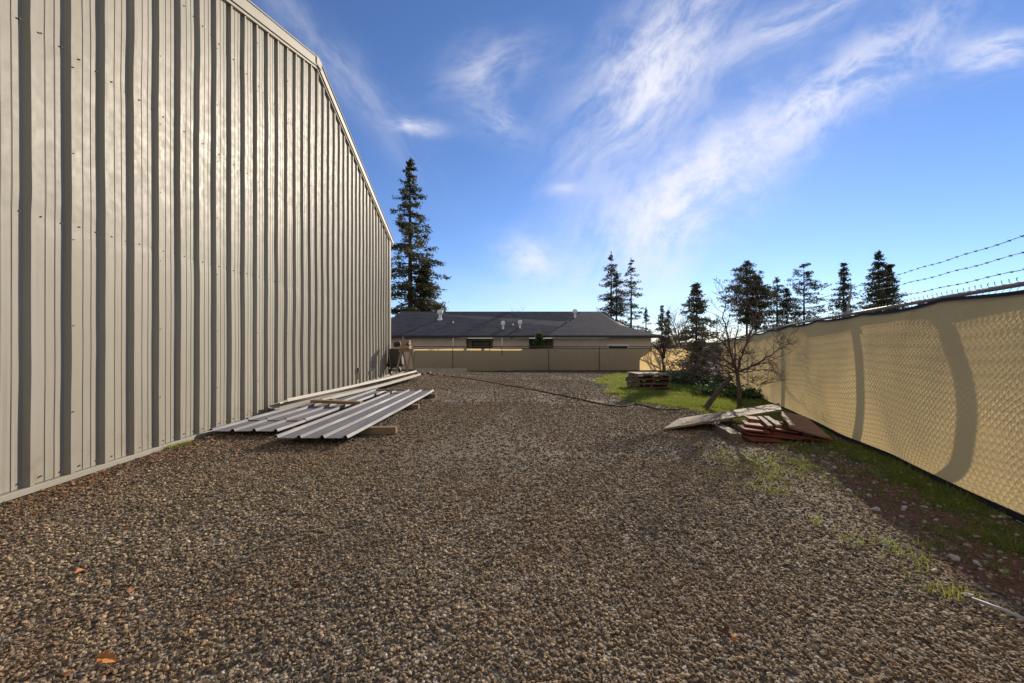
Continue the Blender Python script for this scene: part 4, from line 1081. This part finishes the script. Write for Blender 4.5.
def build_trees():
    def far(px, py_top, Y, wpx): 
        x = ray(px, 0, Y).x; zb = float(g0(x, Y))-.1; zt = ray(px, py_top, Y).z
        return (x, Y, zb), zt-zb, wpx/2/FPX*Y
    G = 'tall conifers beyond the fences'
    b, h, r = far(410, 159, 52, 88)
    conifer('conifer_tree', b, h, r, 'tall broad conifer rising beside the metal building behind the dark roof', 21, 'needles_olive', 'cone', .05, 1.5, .42, 2, G, .78, .22, .34, .5, hk2=.5)
    for i, (px, py, Y, w, mat, st, bare, dens, trunks, gap, lb) in enumerate([
        (611, 253, 62, 25, 'needles_dark', 'column', .12, .8, 2, .35, 'slender sparse conifer with two stems, left of the pair behind the house roof end'),
        (631, 259, 62, 20, 'needles_green', 'column', .10, .8, 1, .35, 'slender green conifer, right of the pair behind the house roof end'),
        (646, 307, 70, 13, 'needles_dark', 'cone', .05, .6, 1, .3, 'small pointed conifer just right of the house eave'),
        (662, 306, 60, 18, 'needles_dark', 'cone', .03, .7, 2, .2, 'bushy small conifer between the house and the nearer fir'),
        (747, 261, 58, 34, 'needles_olive', 'pine', .36, .9, 2, .2, 'full topped pine with two bare stems above the fence corner'),
        (777, 277, 62, 24, 'needles_dark', 'column', .15, .8, 2, .3, 'narrow conifer with open boughs right of the full topped pine'),
        (804, 263, 60, 30, 'needles_dark', 'pine', .24, .75, 1, .35, 'open crowned single stem pine standing above the middle of the screen'),
        (844, 263, 56, 26, 'needles_dark', 'cone', .05, 1.0, 1, .15, 'dense cone shaped conifer with drooping shoulders left of the big pair'),
        (879, 251, 52, 44, 'needles_dark', 'cone', .03, 1.3, 2, .1, 'wide dense double topped conifer at the right, behind the barbed wire')]):
        b, h, r = far(px, py, Y, w*1.32)
        conifer('conifer_tree', b, h, r, lb, 100+i*7, mat, st, bare, dens, (.36 if w > 20 else .3), trunks, G, .85, gap*.7, max(.16, h*.011), .42)
    # dark fir inside the yard near the corner
    p = Vector((ray(696, 0, 17).x, 17, 0)); p.z = gz(p.x, 17)
    conifer('fir_tree', p, ray(0, 283, 17).z-p.z, 25/FPX*17*1.25, 'dark dense fir inside the yard behind the bare tree', 5, 'needles_fir', 'cone', .02, 1.2, .14, 1, None, .8, .22, .06, .6)
    # young conifer behind the far fence
    p = Vector((ray(539, 0, 30.4).x, 30.4, -1.03))
    conifer('young_conifer', p, ray(0, 334, 30.4).z-p.z, 15/FPX*30.4, 'young green conifer against the house, topping the far fence', 6, 'needles_green', 'cone', .02, 1.0, .2, 1, None, .8, .1, .04, .3)
    # bare trees beyond
    p = Vector((ray(677, 0, 34).x, 34, -1.1)); bare_tree('bare_tree', p, ray(0, 297, 34).z-p.z, 'grey leafless tree between the far fence and the fir', 9, 1.0, 4, .10)
    p = Vector((ray(664, 0, 27.5).x, 27.5, 0)); p.z = gz(p.x, p.y); bare_tree('bare_tree', p, ray(0, 326, 27.5).z-p.z, 'dark leafless trunk in front of the sunlit end of the far fence', 12, .8, 3, .13, mat='bark')
    p = Vector((ray(425, 0, 47).x, 47, -1.2)); bare_tree('bare_tree', p, ray(0, 303, 47).z-p.z, 'leafless treetop showing over the left part of the house roof', 15, 1.0, 4, .12)
    p = Vector((ray(512, 0, 52).x, 52, -1.2)); bare_tree('bare_tree', p, ray(0, 304, 52).z-p.z, 'leafless treetop just showing over the middle of the house ridge', 17, 1.0, 4, .12)
    # the bare fruit tree by the boards, limbs laid out as in the picture
    Y = 8.45; bx = ray(740, 0, Y).x; base = Vector((bx, Y, gz(bx, Y)))
    def Q(px, py, dy=0): return ray(px, py, Y+dy)
    tt = Q(737, 372)
    lims = [([tt, Q(731, 355), Q(722, 341, .1), Q(712, 336, .2), Q(698, 333, .35), Q(683, 335, .5)], .026),
            ([tt, Q(741, 358), Q(748, 340), Q(755, 322, -.1), Q(757, 305, -.1), Q(754, 292, -.1)], .032),
            ([tt, Q(728, 340, -.2), Q(723, 318, -.3), Q(726, 300, -.3), Q(721, 284, -.3)], .020),
            ([tt, Q(752, 366, -.2), Q(765, 358, -.4), Q(778, 350, -.5), Q(790, 344, -.6)], .026),
            ([tt, Q(747, 372, .2), Q(762, 369, .3), Q(776, 372, .3), Q(789, 368, .3)], .015),
            ([tt, Q(724, 366, -.2), Q(708, 360, -.4), Q(692, 352, -.5), Q(675, 346, -.6)], .019),
            ([tt, Q(722, 374, .2), Q(704, 378, .4), Q(688, 372, .5), Q(672, 371, .6)], .017),
            ([tt, Q(735, 350, .4), Q(737, 330, .6), Q(742, 312, .7), Q(739, 298, .7)], .018),
            ([tt, Q(726, 360, -.4), Q(716, 347, -.7), Q(700, 341, -.9), Q(684, 344, -1.0), Q(672, 352, -1.0)], .015),
            ([tt, Q(728, 371, -.5), Q(712, 371, -.8), Q(697, 366, -1.0), Q(682, 362, -1.1)], .013),
            ([tt, Q(746, 380, -.3), Q(757, 385, -.4), Q(768, 380, -.5)], .010)]
    bare_tree('bare_tree', base, 2.7, 'leafless fruit tree with many twigs growing beside the board pile', 31, 1.0, 5, .048, limbs=(tt, lims))
    # leaning stake against it
    a = at(703, 409); a.y = min(a.y, 8.2); c = Q(731, 376, -.12)
    b = MB(); b.tube([a-Vector((0, 0, .05)), a.lerp(c, .5)+Vector((.01, 0, .01)), c], [.055, .05, .045], 8)
    tag(b.build('leaning_stake', M['post_wood'], origin=a), 'thick dark stake leaning against the leafless fruit tree', 'stake')
    # low weeds and brush around the foot of the fir
    rng = np.random.default_rng(3)
    for i, (px, Y, w, h, lb) in enumerate([(676, 15.5, .7, .55, 'low leafy shrub right behind the pallet stack'), (700, 14.5, .8, .6, 'leafy shrub at the foot of the dark fir'), (722, 13.2, .55, .5, 'leafy weeds between the fir and the fruit tree'), (712, 10.8, .5, .35, 'bright clump of weeds left of the fruit tree trunk'), (752, 10.4, .5, .35, 'shaded clump of weeds between the fruit tree and the screen')]):
        x = ray(px, 0, Y).x; z = gz(x, Y); n = 900
        C = rng.normal(size=(n, 3))*np.array((w*.5, w*.5, h*.45)); C[:, 2] = np.abs(C[:, 2]); C += np.array((x, Y, z))
        t = empty('shrub', (x, Y, z), lb, 'shrub', 'low shrubs and weeds near the fir')
        V, F = leaf_faces(C, np.full(n, .10), rng, .8, .5); fast_mesh('foliage', V, F, M['ivy_leaf'] if i < 3 else M['weed_leaf'], t, (x, Y, z))
        s = MB()
        for q in range(9):
            a = rng.random()*6.28; s.tube([(x, Y, z-.03), (x+math.cos(a)*w*.4, Y+math.sin(a)*w*.4, z+h*rng.uniform(.6, 1.2))], [.008, .003], 5)
        s.build('stem', M['bark'], t, origin=(x, Y, z))

# ------------------------------------------------------------------ pallets and board pile
def build_boards():
    # pallets
    c = Vector((ray(648, 0, 12.4).x, 12.4, 0)); c.z = gz(c.x, c.y)-.01
    labs = ['weathered pallet at the bottom of the stack on the grass', 'second weathered pallet from the ground in the stack', 'third weathered pallet from the ground in the stack', 'weathered pallet on top of the stack on the grass']
    z = c.z
    proto = None
    for i in range(4):
        if proto is None:
            t = empty('wooden_pallet', c, labs[0], 'pallet', 'stacked wooden pallets'); proto = t
            for q in range(7):
                b = MB(); b.box((0, -.46+q*.153, .118), (1.05, .105, .018)); b.build('deck_board', M['pallet_wood'], None).parent = t
            for y in (-.48, 0, .48):
                b = MB(); b.box((y, 0, .0645), (.045, 1.0, .085)); b.build('stringer', M['pallet_wood'], None).parent = t
            for q in (-.44, 0, .44):
                b = MB(); b.box((0, q, .011), (1.05, .11, .018)); b.build('bottom_board', M['pallet_wood'], None).parent = t
        else:
            t = proto.copy(); COL.objects.link(t); t['label'] = labs[i]
            for ch in list(proto.children):
                d = ch.copy(); COL.objects.link(d); d.parent = t
        t.location = (c.x+random.uniform(-.07, .07), c.y+random.uniform(-.05, .05), z); t.rotation_euler = (0, random.uniform(-.006, .006), random.uniform(-.12, .12)+.06)
        z += .131
    b = MB(); b.box((0, 0, 0), (1.0, .8, .018)); o = b.build('plywood_offcut', M['grey_plywood'], bevel=.003); o.location = (c.x-.03, c.y-.1, z+.016); o.rotation_euler = (.01, .015, .12)
    tag(o, 'grey plywood offcut lying on the top pallet', 'plywood')
    # long leaning plank
    def slab(name, pts, th, mat, label, cat, group=None):
        pts = [Vector(p) for p in pts]; org = pts[0]
        d = (pts[1]-pts[0]).normalized(); nrm = (pts[1]-pts[0]).cross(pts[-1]-pts[0]).normalized()
        if nrm.z < 0: nrm = -nrm
        w = nrm.cross(d); Rm = Matrix((d, w, nrm)).transposed()
        loc = [Rm.transposed() @ (p-org) for p in pts]
        b = MB(); b.prism(loc, th); o = b.build(name, M[mat], bevel=.003)
        o.matrix_world = Matrix.Translation(org) @ Rm.to_4x4()
        return tag(o, label, cat, group)
    A = at(663.5, 430.5); D = at(679, 421)
    slab('plywood_plank', [A+Vector((0, 0, .03)), at(781.5, 409.5, .36), at(779.5, 403, .36), D+Vector((0, 0, .045))], .03, 'grey_plywood', 'long pale weathered plank leaning from the gravel up onto the board pile', 'plank')
    # fanned red boards: pixel of each near end and its height above the ground
    G = 'red painted boards in the pile'
    specs = [((752, 440.0, .05), (782, 441, .045), .20, 'short red board lowest in the pile, at the front'),
        ((748, 433, .11), (803, 438.5, .065), .16, 'long pale edged red board sloping across the front of the pile'),
        ((744, 429, .16), (771, 432, .145), .24, 'short red board second from the top at the left end of the pile'),
        ((745, 424, .20), (772, 427.5, .19), .24, 'short red board topmost at the left end of the pile'),
        ((772, 428.5, .17), (799, 432, .14), .2, 'dark red board in the middle of the pile under the brown panel'),
        ((774, 432, .125), (832, 441, .03), .2, 'longest dark red board reaching toward the fence'),
        ((749, 418.5, .25), (790, 424, .215), .2, 'red board half hidden under the leaning plank')]
    for (a, b_, w, lb) in specs:
        p = at(*a); q = at(*b_); d = (q-p).normalized(); s = Vector((-d.y, d.x, 0)).normalized()
        slab('red_board', [p, q, q+s*w+Vector((0, 0, .012)), p+s*w+Vector((0, 0, .012))], .026, 'red_board', lb, 'board', G)
    slab('brown_panel', [at(790, 427.5, .21), at(833, 439, .06), at(806, 416.5, .22), at(781, 411, .30)], .022, 'brown_board', 'rusty brown panel sloping down from the pile toward the screen', 'panel')
    for (a, b_, w, lb) in [((763, 415.5, .27), (776, 424.5, .235), .07, 'pale stick lying under the raised plank end, left of two'), ((778, 411, .32), (790, 425, .25), .06, 'pale stick lying under the raised plank end, right of two'), ((757, 416, .27), (768, 425.5, .225), .06, 'brownish stick just left of the two pale sticks')]:
        p = at(*a); q = at(*b_); d = (q-p).normalized(); s = Vector((-d.y, d.x, 0)).normalized()
        slab('wood_stick', [p, q, q+s*w, p+s*w], .03, 'pale_lumber' if 'pale stick lying' in lb else 'pallet_wood', lb, 'stick', 'loose sticks on the board pile')
    # timber blocks holding the pile
    for px, py, Ya, ln, yaw, lb in ((736, 442, 0, .3, 1.35, 'square timber end under the left end of the red boards, nearer block'), (730, 438, 6.45, .35, 1.45, 'timber block left of the red boards, mostly in shade'), (748, 438, 6.35, .4, 1.4, 'timber block right beside the nearer square end'), (808, 441, 6.3, .5, 1.3, 'timber block under the right half of the pile')):
        p = at(px, py)
        b = MB(); b.box((ln/2, 0, .055), (ln, .14, .11)); o = b.build('timber_block', M['pallet_wood'], bevel=.005); o.location = p; o.rotation_euler = (0, 0, yaw)
        tag(o, lb, 'timber', 'timber blocks under the board pile')
    # hose across the gravel
    hp = [(446, 375.8), (465, 378.5), (488, 382), (517, 387), (546, 393), (576, 398.5), (605, 405.4), (618, 407.6), (626, 407), (634, 404.6), (643, 406), (655, 410), (675, 410.5), (690, 409)]
    P = [at(*q) for q in hp]; pts = []
    for i in range(len(P)-1):
        for k in range(8):
            p = P[i].lerp(P[i+1], k/8); pts.append(Vector((p.x, p.y, gz(p.x, p.y)+.012)))
    b = MB(); b.tube(pts, .017, 8); tag(b.build('hose', M['hose'], origin=pts[0], smooth=True), 'dark hose snaking across the gravel toward the far grass', 'hose')
    # bare rod at lower right
    p = at(972, 606); q = at(1040, 634); b = MB(); b.tube([p+Vector((0, 0, .035)), p.lerp(q, .5)+Vector((0, 0, .04)), q+Vector((0, 0, .035))], .008, 8)
    tag(b.build('metal_rod', M['steel_rod'], origin=p, smooth=True), 'thin shiny metal rod lying at the edge of the shaded strip', 'rod')
    # fallen leaves
    for i, (px, py, sz, mt, lb) in enumerate(((106, 664, .085, 'dry_leaf', 'orange leaf on the gravel at the lower left, largest'), (80, 575, .06, 'dry_leaf', 'orange brown leaf on the gravel left of centre, above the largest'), (115, 628, .035, 'dry_leaf', 'small bright orange leaf between the two larger leaves'), (268, 628, .035, 'dark_leaf', 'small reddish leaf on the gravel at lower left centre'), (725, 634, .075, 'dark_leaf', 'curled dark red leaf standing on the gravel at lower right'), (866, 665, .03, 'dry_leaf', 'tiny orange leaf at the bottom right of the gravel'), (735, 643, .05, 'dry_leaf', 'curled tan leaf lying beside the dark red leaf'), (108, 487, .06, 'dry_leaf', 'rusty leaf against the metal wall base'))):
        p = at(px, py); b = MB(); V = []; N = 9
        for j in range(N):
            t = j/(N-1); w = math.sin(PI*t)**.7*(.36+.12*math.sin(j*2.6)); c = .25*math.sin(PI*t*1.1)
            V += [((t-.5), -w*.6, c*.55+.10*abs(w)), ((t-.5), 0, c*.35), ((t-.5), w*.6, c*.55+.13*abs(w))]
        b.add([Vector(v)*sz for v in V], [(j*3+k, j*3+k+1, j*3+k+4, j*3+k+3) for j in range(N-1) for k in range(2)])
        o = b.build('fallen_leaf', M[mt]); o.location = (p.x, p.y, gz(p.x, p.y)+.014); o.rotation_euler = (.3 if i != 4 else 1.1, .2, i*1.7)
        so = o.modifiers.new('thin', 'SOLIDIFY'); so.thickness = .0012
        tag(o, lb, 'leaf', 'fallen leaves on the gravel')

# ------------------------------------------------------------------ build everything
build_materials()
build_camera(); build_light(); build_ground(); build_gravel(); build_grass()
build_metal_building(); build_wall_pile(); build_saw_corner()
build_right_fence(); build_far_fence(); build_house(); build_trees(); build_boards()
SC.cycles.max_bounces = 7; SC.cycles.diffuse_bounces = 3; SC.cycles.glossy_bounces = 3; SC.cycles.transmission_bounces = 4
vs = SC.view_settings
SC.display_settings.display_device = 'sRGB'
vs.view_transform = 'Standard'; vs.look = 'None'; vs.exposure = EXPO; vs.gamma = 1.0; vs.use_curve_mapping = False
